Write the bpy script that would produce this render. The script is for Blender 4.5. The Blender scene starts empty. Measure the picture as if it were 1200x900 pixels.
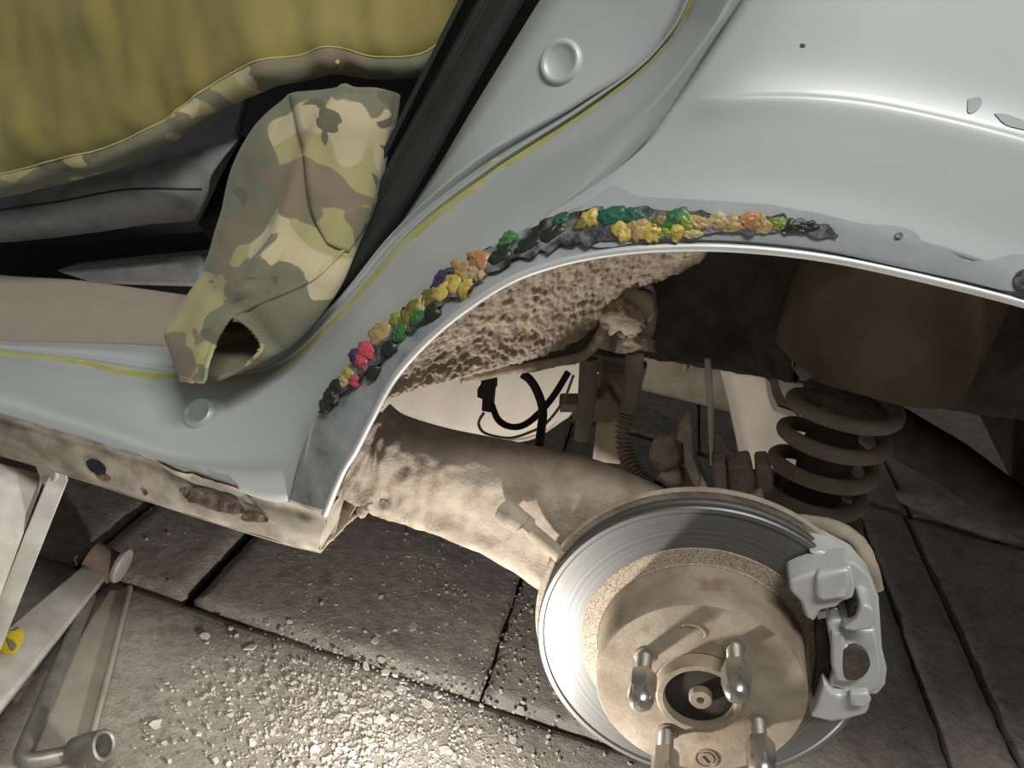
import bpy, bmesh, math, random
from mathutils import Vector, Matrix, noise
from mathutils.bvhtree import BVHTree
PI = math.pi
random.seed(7)
sc = bpy.context.scene
COL = sc.collection

# ------------------------------------------------------------------ camera
# axes: x = towards the car's rear, y = into the car, z = up; origin = wheel hub centre. Metres.
CAM = Vector((-0.1405, -0.5791, 0.4369))
FPX = 970.9
_a, _b, _c = -0.1091, 0.4130, 0.2395
def _rot():
    ca, sa = math.cos, math.sin
    yaw = Matrix(((ca(_a), -sa(_a), 0), (sa(_a), ca(_a), 0), (0, 0, 1)))
    B = Matrix(((1, 0, 0), (0, 0, -1), (0, 1, 0)))
    Rx = Matrix(((1, 0, 0), (0, ca(_b), -sa(_b)), (0, sa(_b), ca(_b))))
    Rz = Matrix(((ca(_c), -sa(_c), 0), (sa(_c), ca(_c), 0), (0, 0, 1)))
    return Rz @ Rx @ B @ yaw
RC = _rot()                      # rows: right, down, forward
cam_d = bpy.data.cameras.new('camera')
cam_d.sensor_width = 36.0
cam_d.lens = 36.0 * FPX / 1200.0
cam_d.clip_start = 0.01
cam = bpy.data.objects.new('camera', cam_d)
COL.objects.link(cam)
m = Matrix.Identity(4)
for i in range(3):
    m[i][0] = RC[0][i]; m[i][1] = -RC[1][i]; m[i][2] = -RC[2][i]; m[i][3] = CAM[i]
cam.matrix_world = m
sc.camera = cam

# ------------------------------------------------------------------ world, lights, exposure
w = bpy.data.worlds.new('garage_air'); sc.world = w
w.use_nodes = True
w.node_tree.nodes['Background'].inputs[0].default_value = (0.94, 0.98, 1.0, 1)
w.node_tree.nodes['Background'].inputs[1].default_value = 0.13

def area(name, loc, target, size, power, col):
    d = bpy.data.lights.new(name, 'AREA'); d.shape = 'RECTANGLE'
    d.size, d.size_y = size; d.energy = power; d.color = col
    o = bpy.data.objects.new(name, d); COL.objects.link(o)
    o.location = loc
    o.rotation_euler = (Vector(target) - Vector(loc)).to_track_quat('-Z', 'Y').to_euler()
    return o
# fluorescent ceiling lamp of the garage, in front of the car
area('ceiling_lamp', (0.25, -1.10, 2.2), (0.0, 0.0, 0.2), (1.2, 0.35), 39, (1.0, 0.985, 0.945))
# work lamp lying on the floor beside the wheel, just under the frame
ld = bpy.data.lights.new('work_lamp', 'POINT'); ld.energy = 5.8; ld.shadow_soft_size = 0.011
ld.color = (1.0, 0.965, 0.925)
lo = bpy.data.objects.new('work_lamp', ld); COL.objects.link(lo)
lo.location = (-0.150, -0.126, -0.170)

sc.view_settings.view_transform = 'Standard'
sc.view_settings.look = 'None'
sc.view_settings.gamma = 1
sc.view_settings.use_curve_mapping = False
sc.view_settings.exposure = 0.0

# ------------------------------------------------------------------ helpers
def at(u, v, y=None, z=None):
    """point of the place seen at photo pixel (u, v) lying in the plane y=... or z=..."""
    q = Vector(((u - 600) / FPX, (v - 450) / FPX, 1.0))
    d = RC.transposed() @ q
    t = (y - CAM[1]) / d[1] if y is not None else (z - CAM[2]) / d[2]
    return CAM + d * t
def A(t): return at(t[0], t[1], y=t[2])
def ray(u, v):
    q = Vector(((u - 600) / FPX, (v - 450) / FPX, 1.0))
    return (RC.transposed() @ q).normalized()

def cr(p0, p1, p2, p3, t):
    return 0.5 * ((2 * p1) + (p2 - p0) * t + (2 * p0 - 5 * p1 + 4 * p2 - p3) * t * t + (3 * p1 - p0 - 3 * p2 + p3) * t ** 3)
def spline(P, n):
    """n samples per segment, Catmull-Rom through the points P"""
    P = [Vector(p) for p in P]
    E = [P[0] * 2 - P[1]] + P + [P[-1] * 2 - P[-2]]
    out = []
    for i in range(len(P) - 1):
        for k in range(n):
            out.append(cr(E[i], E[i + 1], E[i + 2], E[i + 3], k / n))
    out.append(P[-1].copy())
    return out
def lerp(a, b, t): return a + (b - a) * t

def link(name, me, mat=None, parent=None, smooth=True):
    o = bpy.data.objects.new(name, me); COL.objects.link(o)
    if mat: me.materials.append(mat)
    if smooth:
        for p in me.polygons: p.use_smooth = True
    if parent:
        o.parent = parent
        pm = Matrix.Identity(4); q = parent
        while q: pm = q.matrix_basis if q.parent is None else pm; q = q.parent
        o.matrix_parent_inverse = pm.inverted() if parent.parent is None else Matrix.Identity(4)
    return o
def mesh(name, V, F, mat=None, parent=None, smooth=True):
    me = bpy.data.meshes.new(name)
    me.from_pydata([tuple(v) for v in V], [], F); me.update()
    return link(name, me, mat, parent, smooth)
def fix(o):
    bm = bmesh.new(); bm.from_mesh(o.data)
    bmesh.ops.recalc_face_normals(bm, faces=bm.faces)
    bm.to_mesh(o.data); bm.free(); return o
def solid(o, t, off=-1):
    md = o.modifiers.new('thickness', 'SOLIDIFY'); md.thickness = t; md.offset = off
    return o
def bevel(o, wd, seg=2, ang=35):
    md = o.modifiers.new('bevel', 'BEVEL'); md.width = wd; md.segments = seg
    md.limit_method = 'ANGLE'; md.angle_limit = math.radians(ang)
    return o
def subd(o, n=1):
    md = o.modifiers.new('sub', 'SUBSURF'); md.levels = n; md.render_levels = n
    return o
def autosmooth(o, ang=40):
    try:
        o.data.set_sharp_from_angle(angle=math.radians(ang))
    except Exception: pass
    return o
def grid_mesh(name, rows, mat=None, parent=None, fn=None, close=False):
    n = len(rows[0]); V = []; F = []
    for r in rows: V += r
    if fn: V = [fn(v) for v in V]
    for i in range(len(rows) - 1):
        for j in range(n - 1 + (1 if close else 0)):
            j2 = (j + 1) % n
            F.append((i * n + j, i * n + j2, (i + 1) * n + j2, (i + 1) * n + j))
    return mesh(name, V, F, mat, parent)
def face_cam(o):
    """turn an open sheet so its normals look at the outside (towards -y)"""
    me = o.data
    s = sum((p.normal.dot((CAM - p.center).normalized()) * p.area) for p in me.polygons)
    if s < 0: me.flip_normals()
    return o
def loft_rows(curves, n, m, smooth=True):
    C = [spline(c, n) for c in curves]
    rows = []
    k = len(C)
    for i in range(k - 1):
        for s in range(m):
            t = s / m
            if smooth:
                a = C[i - 1] if i > 0 else [2 * x - y for x, y in zip(C[0], C[1])]
                d = C[i + 2] if i + 2 < k else [2 * x - y for x, y in zip(C[-1], C[-2])]
                rows.append([cr(a[j], C[i][j], C[i + 1][j], d[j], t) for j in range(len(C[i]))])
            else:
                rows.append([lerp(C[i][j], C[i + 1][j], t) for j in range(len(C[i]))])
    rows.append(C[-1])
    return rows
def stretch(c, d0, d1):
    # carry a contour on past the frame, along its own end direction
    if d0: c = [c[0] + (c[0] - c[1]).normalized() * d0] + c
    if d1: c = c + [c[-1] + (c[-1] - c[-2]).normalized() * d1]
    return c
def loft(name, curves, n, m, mat, parent=None, smooth=True, fn=None, px=True, ext=(0, 0)):
    if px: curves = [stretch([A(p) for p in c], *ext) for c in curves]
    return face_cam(grid_mesh(name, loft_rows(curves, n, m, smooth), mat, parent, fn))
def tube_data(P, r, seg=10, cap=True):
    P = [Vector(p) for p in P]; n = len(P)
    rr = r if isinstance(r, (list, tuple)) else [r] * n
    V = []; F = []
    up = None
    for i in range(n):
        t = (P[min(i + 1, n - 1)] - P[max(i - 1, 0)]).normalized()
        if up is None:
            up = t.orthogonal().normalized()
        up = (up - t * up.dot(t)).normalized()
        b = t.cross(up)
        for k in range(seg):
            a = 2 * PI * k / seg
            V.append(P[i] + (up * math.cos(a) + b * math.sin(a)) * rr[i])
    for i in range(n - 1):
        for k in range(seg):
            k2 = (k + 1) % seg
            F.append((i * seg + k, i * seg + k2, (i + 1) * seg + k2, (i + 1) * seg + k))
    if cap:
        F.append(tuple(range(seg - 1, -1, -1)))
        F.append(tuple((n - 1) * seg + k for k in range(seg)))
    return V, F
def tube(name, P, r, mat, parent=None, seg=10, fn=None, cap=True):
    V, F = tube_data(P, r, seg, cap)
    if fn: V = [fn(v) for v in V]
    return autosmooth(mesh(name, V, F, mat, parent), 50)
def lathe(name, prof, mat, parent=None, c=(0, 0, 0), axis=(0, 1, 0), seg=64, closed=False, ang=30):
    """prof: (radius, distance along axis)"""
    ax = Vector(axis).normalized()
    e1 = Vector((1, 0, 0)) if abs(ax.x) < 0.9 else Vector((0, 0, 1))
    e1 = (e1 - ax * e1.dot(ax)).normalized(); e2 = ax.cross(e1)
    c = Vector(c); V = []; F = []; n = len(prof)
    for k in range(seg):
        a = 2 * PI * k / seg
        d = e1 * math.cos(a) + e2 * math.sin(a)
        for (r, h) in prof: V.append(c + ax * h + d * max(r, 1e-5))
    for k in range(seg):
        k2 = (k + 1) % seg
        for i in range(n - 1 + (1 if closed else 0)):
            i2 = (i + 1) % n
            F.append((k * n + i, k * n + i2, k2 * n + i2, k2 * n + i))
    o = fix(mesh(name, V, F, mat, parent))
    return autosmooth(o, ang)
def prism(name, poly, depth, mat, parent=None, bev=0.0, seg=2, smooth=True):
    """poly: world points of the front outline; depth: vector to the back outline"""
    n = len(poly); D = Vector(depth)
    V = [Vector(p) for p in poly] + [Vector(p) + D for p in poly]
    F = [tuple(range(n)), tuple(range(2 * n - 1, n - 1, -1))]
    for i in range(n):
        j = (i + 1) % n
        F.append((i, i + n, j + n, j))
    o = fix(mesh(name, V, F, mat, parent, smooth=False))
    if bev:
        bevel(o, bev, seg)
        for p in o.data.polygons: p.use_smooth = True
        autosmooth(o, 40)
    return o
def prism_px(name, poly, y0, y1, mat, parent=None, bev=0.002, seg=2):
    return prism(name, [at(u, v, y=y0) for u, v in poly], (0, y1 - y0, 0), mat, parent, bev, seg)
def box(name, c, s, mat, parent=None, bev=0.0, rot=None):
    V = []
    for dx in (-.5, .5):
        for dy in (-.5, .5):
            for dz in (-.5, .5):
                v = Vector((dx * s[0], dy * s[1], dz * s[2]))
                if rot: v = rot @ v
                V.append(Vector(c) + v)
    F = [(0, 1, 3, 2), (4, 6, 7, 5), (0, 4, 5, 1), (2, 3, 7, 6), (0, 2, 6, 4), (1, 5, 7, 3)]
    o = fix(mesh(name, V, F, mat, parent, smooth=False))
    if bev: bevel(o, bev)
    return o
def thing(name, loc, label, cat, group=None):
    o = bpy.data.objects.new(name, None); COL.objects.link(o); o.location = loc
    o.empty_display_size = 0.05
    o['label'] = label; o['category'] = cat
    if group: o['group'] = group
    return o
def tag(o, label, cat, group=None):
    o['label'] = label; o['category'] = cat
    if group: o['group'] = group
    return o
def fbm(p, s, o=4):
    return noise.fractal(Vector(p) * s, 1.0, 2.0, o)

# ------------------------------------------------------------------ materials
MATS = {}
def srgb(r, g, b):
    f = lambda c: (c / 12.92 if c <= 0.04045 else ((c + 0.055) / 1.055) ** 2.4)
    return (f(r / 255), f(g / 255), f(b / 255), 1)
class NT:
    def __init__(s, name):
        s.m = bpy.data.materials.new(name); s.m.use_nodes = True
        s.t = s.m.node_tree; s.b = s.t.nodes['Principled BSDF']
        s.tc = s.t.nodes.new('ShaderNodeTexCoord')
    def node(s, ty, **kw):
        n = s.t.nodes.new(ty)
        for k, v in kw.items(): setattr(n, k, v)
        return n
    def lk(s, a, b): s.t.links.new(a, b)
    def noise(s, scale, detail=4, rough=0.55, stretch=None, off=(0, 0, 0), dist=0):
        mp = s.node('ShaderNodeMapping'); s.lk(s.tc.outputs['Object'], mp.inputs[0])
        mp.inputs['Location'].default_value = off
        if stretch: mp.inputs['Scale'].default_value = stretch
        n = s.node('ShaderNodeTexNoise'); s.lk(mp.outputs[0], n.inputs['Vector'])
        n.inputs['Scale'].default_value = scale; n.inputs['Detail'].default_value = detail
        n.inputs['Roughness'].default_value = rough; n.inputs['Distortion'].default_value = dist
        return n.outputs['Fac']
    def ramp(s, src, stops, const=False):
        r = s.node('ShaderNodeValToRGB'); s.lk(src, r.inputs[0])
        e = r.color_ramp.elements
        r.color_ramp.interpolation = 'CONSTANT' if const else 'LINEAR'
        e[0].position, e[0].color = stops[0]; e[1].position, e[1].color = stops[1]
        for p, c in stops[2:]:
            q = e.new(p); q.color = c
        return r.outputs[0]
    def mix(s, fac, a, b):
        n = s.node('ShaderNodeMix', data_type='RGBA')
        for sock, val in ((n.inputs[0], fac), (n.inputs[6], a), (n.inputs[7], b)):
            if hasattr(val, 'links'): s.lk(val, sock)
            else: sock.default_value = val
        return n.outputs[2]
    def bump(s, src, strength, dist=0.002, prev=None):
        n = s.node('ShaderNodeBump'); s.lk(src, n.inputs['Height'])
        n.inputs['Strength'].default_value = strength; n.inputs['Distance'].default_value = dist
        if prev is not None: s.lk(prev, n.inputs['Normal'])
        s.lk(n.outputs[0], s.b.inputs['Normal']); return n.outputs[0]
    def col(s, c):
        i = s.b.inputs['Base Color']
        if hasattr(c, 'links'): s.lk(c, i)
        else: i.default_value = c
    def set(s, **kw):
        for k, v in kw.items():
            i = s.b.inputs[k.replace('_', ' ')]
            if hasattr(v, 'links'): s.lk(v, i)
            else: i.default_value = v
BW = lambda v: (v, v, v, 1)

def m_paint():
    n = NT('silver_paint'); a = n.noise(6, 3)
    n.col(n.ramp(a, [(0.3, srgb(194, 198, 198)), (0.7, srgb(202, 206, 204))]))
    n.set(Metallic=0.22, Roughness=0.46, Coat_Weight=0.12, Coat_Roughness=0.2)
    n.bump(n.noise(900, 2), 0.03, 0.0004); return n.m
def m_dust(name, c1, c2, sc1=30, bumps=0.5, dist=0.003, rough=0.95, fine=350, speck=None):
    n = NT(name); a = n.noise(sc1, 6, 0.6); b = n.noise(fine, 4, 0.6)
    c = n.ramp(a, [(0.35, c1), (0.65, c2)])
    if speck: c = n.mix(n.ramp(n.noise(fine * 0.6, 3, 0.6, off=(3, 1, 2)), [(0.64, BW(0)), (0.72, BW(0.7))]), c, speck)
    n.col(c); n.set(Roughness=rough)
    p = n.bump(a, bumps, dist); n.bump(b, bumps, dist * 0.35, p); return n.m
def m_flat(name, c, rough=0.6, metal=0.0, bumps=0.0, bs=200, var=0.1, coat=0):
    n = NT(name); a = n.noise(40, 4)
    d = tuple(x * (1 - var) for x in c[:3]) + (1,); e = tuple(min(1, x * (1 + var)) for x in c[:3]) + (1,)
    n.col(n.ramp(a, [(0.35, d), (0.65, e)])); n.set(Roughness=rough, Metallic=metal, Coat_Weight=coat)
    if bumps: n.bump(n.noise(bs, 4), bumps, 0.001)
    return n.m
def m_camo():
    n = NT('camouflage_cloth')
    base = srgb(172, 164, 116); pale = srgb(196, 184, 148)
    c = n.mix(n.ramp(n.noise(8, 2, 0.4, off=(5, 2, 1)), [(0.52, BW(0)), (0.525, BW(1))]), base, pale)
    c = n.mix(n.ramp(n.noise(11, 2, 0.45, (1, 1, 1.3), off=(1, 7, 3), dist=0.6), [(0.475, BW(0)), (0.48, BW(1))]), c, srgb(124, 125, 102))
    c = n.mix(n.ramp(n.noise(10.5, 2, 0.45, (1, 1, 1.5), off=(9, 3, 8), dist=0.5), [(0.535, BW(0)), (0.54, BW(1))]), c, srgb(136, 123, 102))
    c = n.mix(n.ramp(n.noise(15, 2, 0.45, (1, 1, 1.6), off=(2, 13, 5), dist=0.8), [(0.60, BW(0)), (0.605, BW(1))]), c, srgb(108, 106, 86))
    n.col(c); n.set(Roughness=0.95, Sheen_Weight=0.2)
    n.bump(n.noise(1600, 2), 0.12, 0.0004); return n.m
def m_olive():
    n = NT('olive_lining')
    n.col(n.ramp(n.noise(5, 3), [(0.35, srgb(130, 120, 66)), (0.65, srgb(152, 141, 82))]))
    n.set(Roughness=0.95, Sheen_Weight=0.15); n.bump(n.noise(1500, 2), 0.1, 0.0004); return n.m
def m_rotor():
    n = NT('worn_steel')
    # concentric machining marks: depend on the radius from the wheel axis
    sx = n.node('ShaderNodeSeparateXYZ'); n.lk(n.tc.outputs['Object'], sx.inputs[0])
    r = n.node('ShaderNodeMath', operation='MULTIPLY'); n.lk(sx.outputs[0], r.inputs[0]); n.lk(sx.outputs[0], r.inputs[1])
    q = n.node('ShaderNodeMath', operation='MULTIPLY_ADD'); n.lk(sx.outputs[2], q.inputs[0]); n.lk(sx.outputs[2], q.inputs[1]); n.lk(r.outputs[0], q.inputs[2])
    rt = n.node('ShaderNodeMath', operation='SQRT'); n.lk(q.outputs[0], rt.inputs[0])
    cx = n.node('ShaderNodeCombineXYZ'); n.lk(rt.outputs[0], cx.inputs[0])
    t = n.node('ShaderNodeTexNoise'); n.lk(cx.outputs[0], t.inputs['Vector']); t.inputs['Scale'].default_value = 420; t.inputs['Detail'].default_value = 5
    c = n.ramp(t.outputs['Fac'], [(0.3, srgb(100, 101, 99)), (0.7, srgb(136, 136, 133))])
    c = n.mix(n.ramp(n.noise(22, 5, 0.65), [(0.58, BW(0)), (0.75, BW(0.55))]), c, srgb(120, 112, 100))
    n.col(c); n.set(Metallic=0.75, Roughness=0.46); n.bump(t.outputs['Fac'], 0.25, 0.0006); return n.m
def m_concrete():
    n = NT('dusty_concrete')
    a = n.noise(7, 6, 0.6); b = n.noise(60, 6, 0.7)
    c = n.ramp(a, [(0.3, srgb(168, 160, 148)), (0.7, srgb(198, 189, 175))])
    c = n.mix(n.ramp(b, [(0.35, BW(0.5)), (0.62, BW(0))]), c, srgb(110, 104, 95))
    c = n.mix(n.ramp(n.noise(16, 5, 0.65, off=(3, 3, 3)), [(0.56, BW(0)), (0.68, BW(0.5))]), c, srgb(98, 92, 84))
    n.col(c); n.set(Roughness=0.9)
    p = n.bump(b, 0.8, 0.007); n.bump(n.noise(260, 5, 0.75), 0.8, 0.003, p); return n.m
def m_primer():
    n = NT('bare_primer_metal')
    c = n.ramp(n.noise(28, 5, 0.6), [(0.30, srgb(110, 113, 114)), (0.42, srgb(156, 161, 162)), (0.66, srgb(188, 192, 193))])
    n.col(c); n.set(Roughness=0.5, Metallic=0.08); n.bump(n.noise(120, 4), 0.35, 0.0012); return n.m
def m_hole():
    n = NT('black_rust_filler')
    c = n.ramp(n.noise(70, 5, 0.65), [(0.36, srgb(38, 38, 36)), (0.48, srgb(74, 75, 73)), (0.60, srgb(128, 131, 132))])
    n.col(c); n.set(Roughness=0.5); n.bump(n.noise(140, 5), 0.8, 0.003); return n.m
def m_hat():
    n = NT('rusty_hub_face')
    a = n.noise(26, 5, 0.6)
    c = n.ramp(a, [(0.32, srgb(134, 118, 98)), (0.5, srgb(154, 141, 122)), (0.68, srgb(172, 161, 143))])
    c = n.mix(n.ramp(n.noise(30, 4, 0.6, off=(4, 4, 1)), [(0.58, BW(0)), (0.72, BW(0.6))]), c, srgb(120, 88, 58))
    n.col(c); n.set(Roughness=0.75, Metallic=0.2); n.bump(n.noise(300, 4), 0.3, 0.001); return n.m
def m_ring():
    n = NT('pitted_rust_ring')
    c = n.ramp(n.noise(620, 3, 0.7), [(0.38, srgb(124, 108, 88)), (0.56, srgb(178, 164, 144))])
    n.col(c); n.set(Roughness=0.85); n.bump(n.noise(420, 3, 0.7), 0.5, 0.0012); return n.m

M = dict(
    paint=m_paint(), camo=m_camo(), olive=m_olive(), rotor=m_rotor(), concrete=m_concrete(),
    primer=m_primer(), hole=m_hole(), hat=m_hat(), ring=m_ring(),
    liner=m_dust('mud_caked_liner', srgb(150, 134, 116), srgb(184, 168, 148), 45, 0.7, 0.004),
    dust=m_dust('road_dust', srgb(150, 137, 121), srgb(182, 169, 152), 40, 0.7, 0.0035),
    duststeel=m_dust('dusty_steel', srgb(148, 138, 120), srgb(178, 166, 146), 30, 0.4, 0.002),
    tower=m_dust('brown_dusty_cup', srgb(100, 88, 72), srgb(134, 118, 98), 12, 0.35, 0.004),
    dark=m_dust('dark_underseal_and_shade', srgb(72, 66, 58), srgb(102, 94, 83), 24, 0.7, 0.006),  # underbody tone; also paints the shade in the liner gap and caliper hollow
    sill=m_dust('dusty_sill', srgb(124, 112, 97), srgb(188, 178, 162), 26, 0.3, 0.0012, speck=srgb(120, 108, 92)),
    rubber=m_flat('black_rubber', srgb(48, 50, 49), 0.7, bumps=0.1),
    black=m_flat('black_plastic', srgb(40, 37, 34), 0.65),
    void=m_flat('hollow_dark', srgb(24, 22, 20), 0.95),
    trim=m_flat('beige_plastic', srgb(168, 155, 140), 0.55, bumps=0.08, bs=900, var=0.04),
    seat=m_flat('grey_seat_vinyl', srgb(160, 162, 162), 0.38, bumps=0.15, bs=120, var=0.2),
    seatd=m_flat('dark_seat_cloth', srgb(46, 46, 45), 0.8, bumps=0.2, bs=500),
    steel=m_flat('bright_bare_edge', srgb(226, 226, 222), 0.4, 0.35, var=0.06),
    nut=m_flat('dull_chrome', srgb(186, 182, 174), 0.28, 0.85, var=0.06),
    stud=m_flat('stud_steel', srgb(150, 142, 130), 0.45, 0.6, bumps=0.3, bs=900),
    cal=m_flat('silver_caliper_paint', srgb(206, 208, 205), 0.36, 0.15, bumps=0.15, bs=200, var=0.06),
    jack=m_flat('grey_jack_paint', srgb(188, 185, 175), 0.5, 0.15, bumps=0.2, bs=120, var=0.14),
    rust=m_flat('brown_rust', srgb(136, 118, 102), 0.85, bumps=0.4, bs=200, var=0.2),
    tool=m_flat('tool_steel', srgb(142, 140, 131), 0.45, 0.55, bumps=0.2, bs=200, var=0.2),
    plate=m_dust('dusty_flat_steel', srgb(140, 133, 120), srgb(164, 156, 142), 20, 0.2, 0.001),
    yellow=m_flat('yellow_sealer', srgb(176, 177, 112), 0.6, var=0.12),
    yellowp=m_flat('yellow_paint', srgb(214, 194, 52), 0.6, var=0.2),
    thread=m_flat('stitching', srgb(196, 184, 122), 0.9),
    prime=m_flat('grey_primer', srgb(170, 175, 176), 0.55, bumps=0.1, bs=300, var=0.05),
    tank=m_dust('dusty_tank', srgb(200, 190, 176), srgb(214, 204, 190), 18, 0.1, 0.001),
    flake=m_flat('pale_flake', srgb(204, 197, 184), 0.85, var=0.15),
    rustd=m_dust('dark_rust', srgb(70, 56, 46), srgb(120, 104, 90), 90, 0.9, 0.004),
)
def clay(name, c): 
    n = NT(name); a = n.noise(80, 4, 0.6)
    d = tuple(x * 0.72 for x in c[:3]) + (1,)
    n.col(n.ramp(a, [(0.38, d), (0.6, c)])); n.set(Roughness=0.38); n.bump(n.noise(160, 3), 0.4, 0.0015); return n.m

# ================================================================== GROUND
GZ = -0.30
fl = box('floor', (0.1, 0.9, GZ - 0.045), (3.4, 4.4, 0.05), M['void']); fl['kind'] = 'structure'
def slab(x0, x1, y0, y1, seed, top=0.0, nx=None):
    nx = max(6, int((x1 - x0) / 0.012)); ny = max(6, int((y1 - y0) / 0.012))
    nx, ny = min(nx, 90), min(ny, 90)
    V = []; F = []
    for j in range(ny + 1):
        for i in range(nx + 1):
            x = lerp(x0, x1, i / nx); y = lerp(y0, y1, j / ny)
            e = min(x - x0, x1 - x, y - y0, y1 - y)
            z = GZ + top + 0.0022 * fbm((x, y, seed), 9, 5) + 0.0012 * fbm((x, y, seed + 3), 40, 3)
            if e < 0.004: 
                z -= 0.006
                x += 0.0025 * fbm((x, y, seed), 30, 3); y += 0.0025 * fbm((y, x, seed + 9), 30, 3)
            V.append((x, y, z))
    n = nx + 1
    for j in range(ny):
        for i in range(nx): F.append((j * n + i, j * n + i + 1, (j + 1) * n + i + 1, (j + 1) * n + i))
    b0 = len(V)
    ring = [i for i in range(nx + 1)] + [j * n + nx for j in range(1, ny + 1)] + [ny * n + i for i in range(nx - 1, -1, -1)] + [j * n for j in range(ny - 1, 0, -1)]
    for r in ring: V.append((V[r][0], V[r][1], GZ - 0.022))
    L = len(ring)
    for k in range(L): F.append((ring[k], b0 + k, b0 + (k + 1) % L, ring[(k + 1) % L]))
    F.append(tuple(b0 + k for k in range(L - 1, -1, -1)))
    return fix(mesh('paving_slab', V, F, M['concrete'], fl))
YS = 0.178
slab(-1.45, -0.712, YS + .004, 0.80, 1, -.002)
slab(-0.700, -0.562, YS + .004, 0.80, 2, .001)
slab(-0.546, -0.172, YS + .004, 1.02, 3, .002)
slab(-0.167, 0.424, YS + .004, 1.02, 4, 0)
slab(0.430, 0.524, YS + .004, 1.02, 5, .001)
slab(0.534, 1.40, YS + .004, 1.02, 6, -.001)
slab(-1.45, -0.562, 0.806, 2.2, 7); slab(-0.556, 0.1, 1.03, 2.4, 8); slab(0.106, 0.54, 1.03, 2.4, 9); slab(0.55, 1.40, 1.03, 2.4, 10)
slab(-1.45, -0.80, -1.0, YS - .004, 11); slab(-0.795, 0.10, -1.0, YS - .004, 12, -.001); slab(0.105, 1.40, -1.0, YS - .004, 13)

# debris: paint and rust flakes crushed on the floor
def flake_geo(c, r, h, k, tilt, rz):
    """an irregular flat chip: k-sided, uneven outline"""
    top = []; bot = []
    T = Matrix.Rotation(rz, 3, 'Z') @ Matrix.Rotation(tilt, 3, 'X')
    for i in range(k):
        a = 2 * PI * i / k; q = r * random.uniform(0.55, 1.15)
        top.append(Vector(c) + T @ Vector((math.cos(a) * q, math.sin(a) * q * 0.75, h)))
        bot.append(Vector(c) + T @ Vector((math.cos(a) * q, math.sin(a) * q * 0.75, 0)))
    V = bot + top
    F = [tuple(range(k - 1, -1, -1)), tuple(range(k, 2 * k))] + [(i, (i + 1) % k, k + (i + 1) % k, k + i) for i in range(k)]
    return V, F
V = []; F = []
cnt = 0
for _ in range(200):
    x = random.gauss(-0.275, 0.07); y = random.gauss(0.06, 0.045); r = random.uniform(.0022, .0046)
    v, f = flake_geo((x, y, GZ + 0.001), r, r * random.uniform(0.25, .6), random.choice((5, 6, 7)), random.uniform(-.5, .5), random.uniform(0, 6))
    b = len(V); V += v; F += [tuple(b + i for i in q) for q in f]
while cnt < 4200:
    if cnt % 5 < 3:
        x = random.gauss(-0.285, 0.10); y = random.gauss(0.075, 0.06)
    elif cnt % 5 == 3:
        x = random.gauss(-0.24, 0.12); y = random.gauss(0.27, 0.09)
    else:
        x = random.uniform(-0.75, 0.1); y = random.uniform(-0.2, 0.5)
    if x < -0.5 and random.random() < 0.75: continue
    if -0.70 < x < -0.50 and y < 0.17: continue
    r = abs(random.gauss(0, 0.0011)) ** 1.0 + 0.0005 + (0.002 if random.random() < .04 else 0)
    v, f = flake_geo((x, y, GZ + 0.0008), r, r * random.uniform(0.4, 1.0), random.choice((4, 5, 6)), random.uniform(-.5, .5), random.uniform(0, 6))
    b = len(V); V += v; F += [tuple(b + i for i in q) for q in f]; cnt += 1
o = mesh('crushed_debris', V, F, M['flake'], smooth=False)
o['label'] = 'pale crumbs of paint and rust scattered over the dusty slabs'; o['category'] = 'debris'; o['kind'] = 'stuff'
fl_px = [(455, 742), (443, 745), (522, 733), (483, 735), (440, 752), (428, 782), (452, 790), (470, 808), (510, 815), (535, 852), (610, 835), (600, 868), (447, 775),
         (490, 790), (415, 800), (400, 820), (445, 845), (480, 855), (430, 870), (520, 880), (560, 872), (405, 862), (370, 880), (463, 885), (240, 747), (183, 850), (295, 760), (340, 730), (500, 826), (395, 845), (455, 815), (425, 835)]
for i, (u, v) in enumerate(fl_px):
    p = at(u, v, z=GZ)
    random.seed(100 + i)
    vv, ff = flake_geo((p.x, p.y, GZ + .001), random.uniform(.0042, .0085), random.uniform(.0012, .0028), random.choice((6, 7, 8)), random.uniform(-.35, .35), random.uniform(0, 6))
    o = mesh('paint_flake', vv, ff, M['flake'], smooth=False)
    tag(o, 'larger pale paint flake lying among the crumbs on the floor', 'flake', 'paint flakes on the floor')

# ================================================================== CAR BODY
car = thing('car', (-0.30, 0.0, 0.0), 'silver car body side with open door aperture and rusted rear wheel arch', 'car')
# --- door jamb and sill: seven contour lines from the door aperture to the outer edge
K0 = [(-120, 384, .085), (0, 398, .08), (100, 401, .08), (200, 406, .08), (285, 428, .075), (372, 374, .07), (432, 311, .07), (502, 213, .07), (556, 124, .07), (634, -2, .07), (690, -90, .07)]
K1 = [(-120, 388, .062), (0, 403, .06), (100, 408, .06), (200, 418, .055), (298, 428, .048), (388, 358, .045), (462, 270, .042), (556, 188, .042), (668, 120, .042), (757, 52, .042), (826, -90, .042)]
K2 = [(-120, 391, .056), (0, 407, .055), (100, 416, .052), (200, 428, .046), (306, 431, .042), (393, 360, .042), (472, 269, .046), (566, 193, .050), (679, 123, .050), (768, 53, .050), (838, -88, .050)]
K3 = [(-120, 393, .052), (0, 409, .051), (100, 419, .048), (200, 433, .041), (312, 432, .035), (398, 362, .033), (480, 269, .030), (574, 195, .028), (688, 122, .026), (776, 50, .024), (848, -86, .024)]
K4 = [(-120, 397, .050), (0, 413, .050), (100, 426, .046), (200, 441, .038), (320, 434, .033), (404, 364, .032), (488, 271, .031), (584, 197, .031), (698, 122, .030), (784, 46, .030), (858, -84, .030)]
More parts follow.
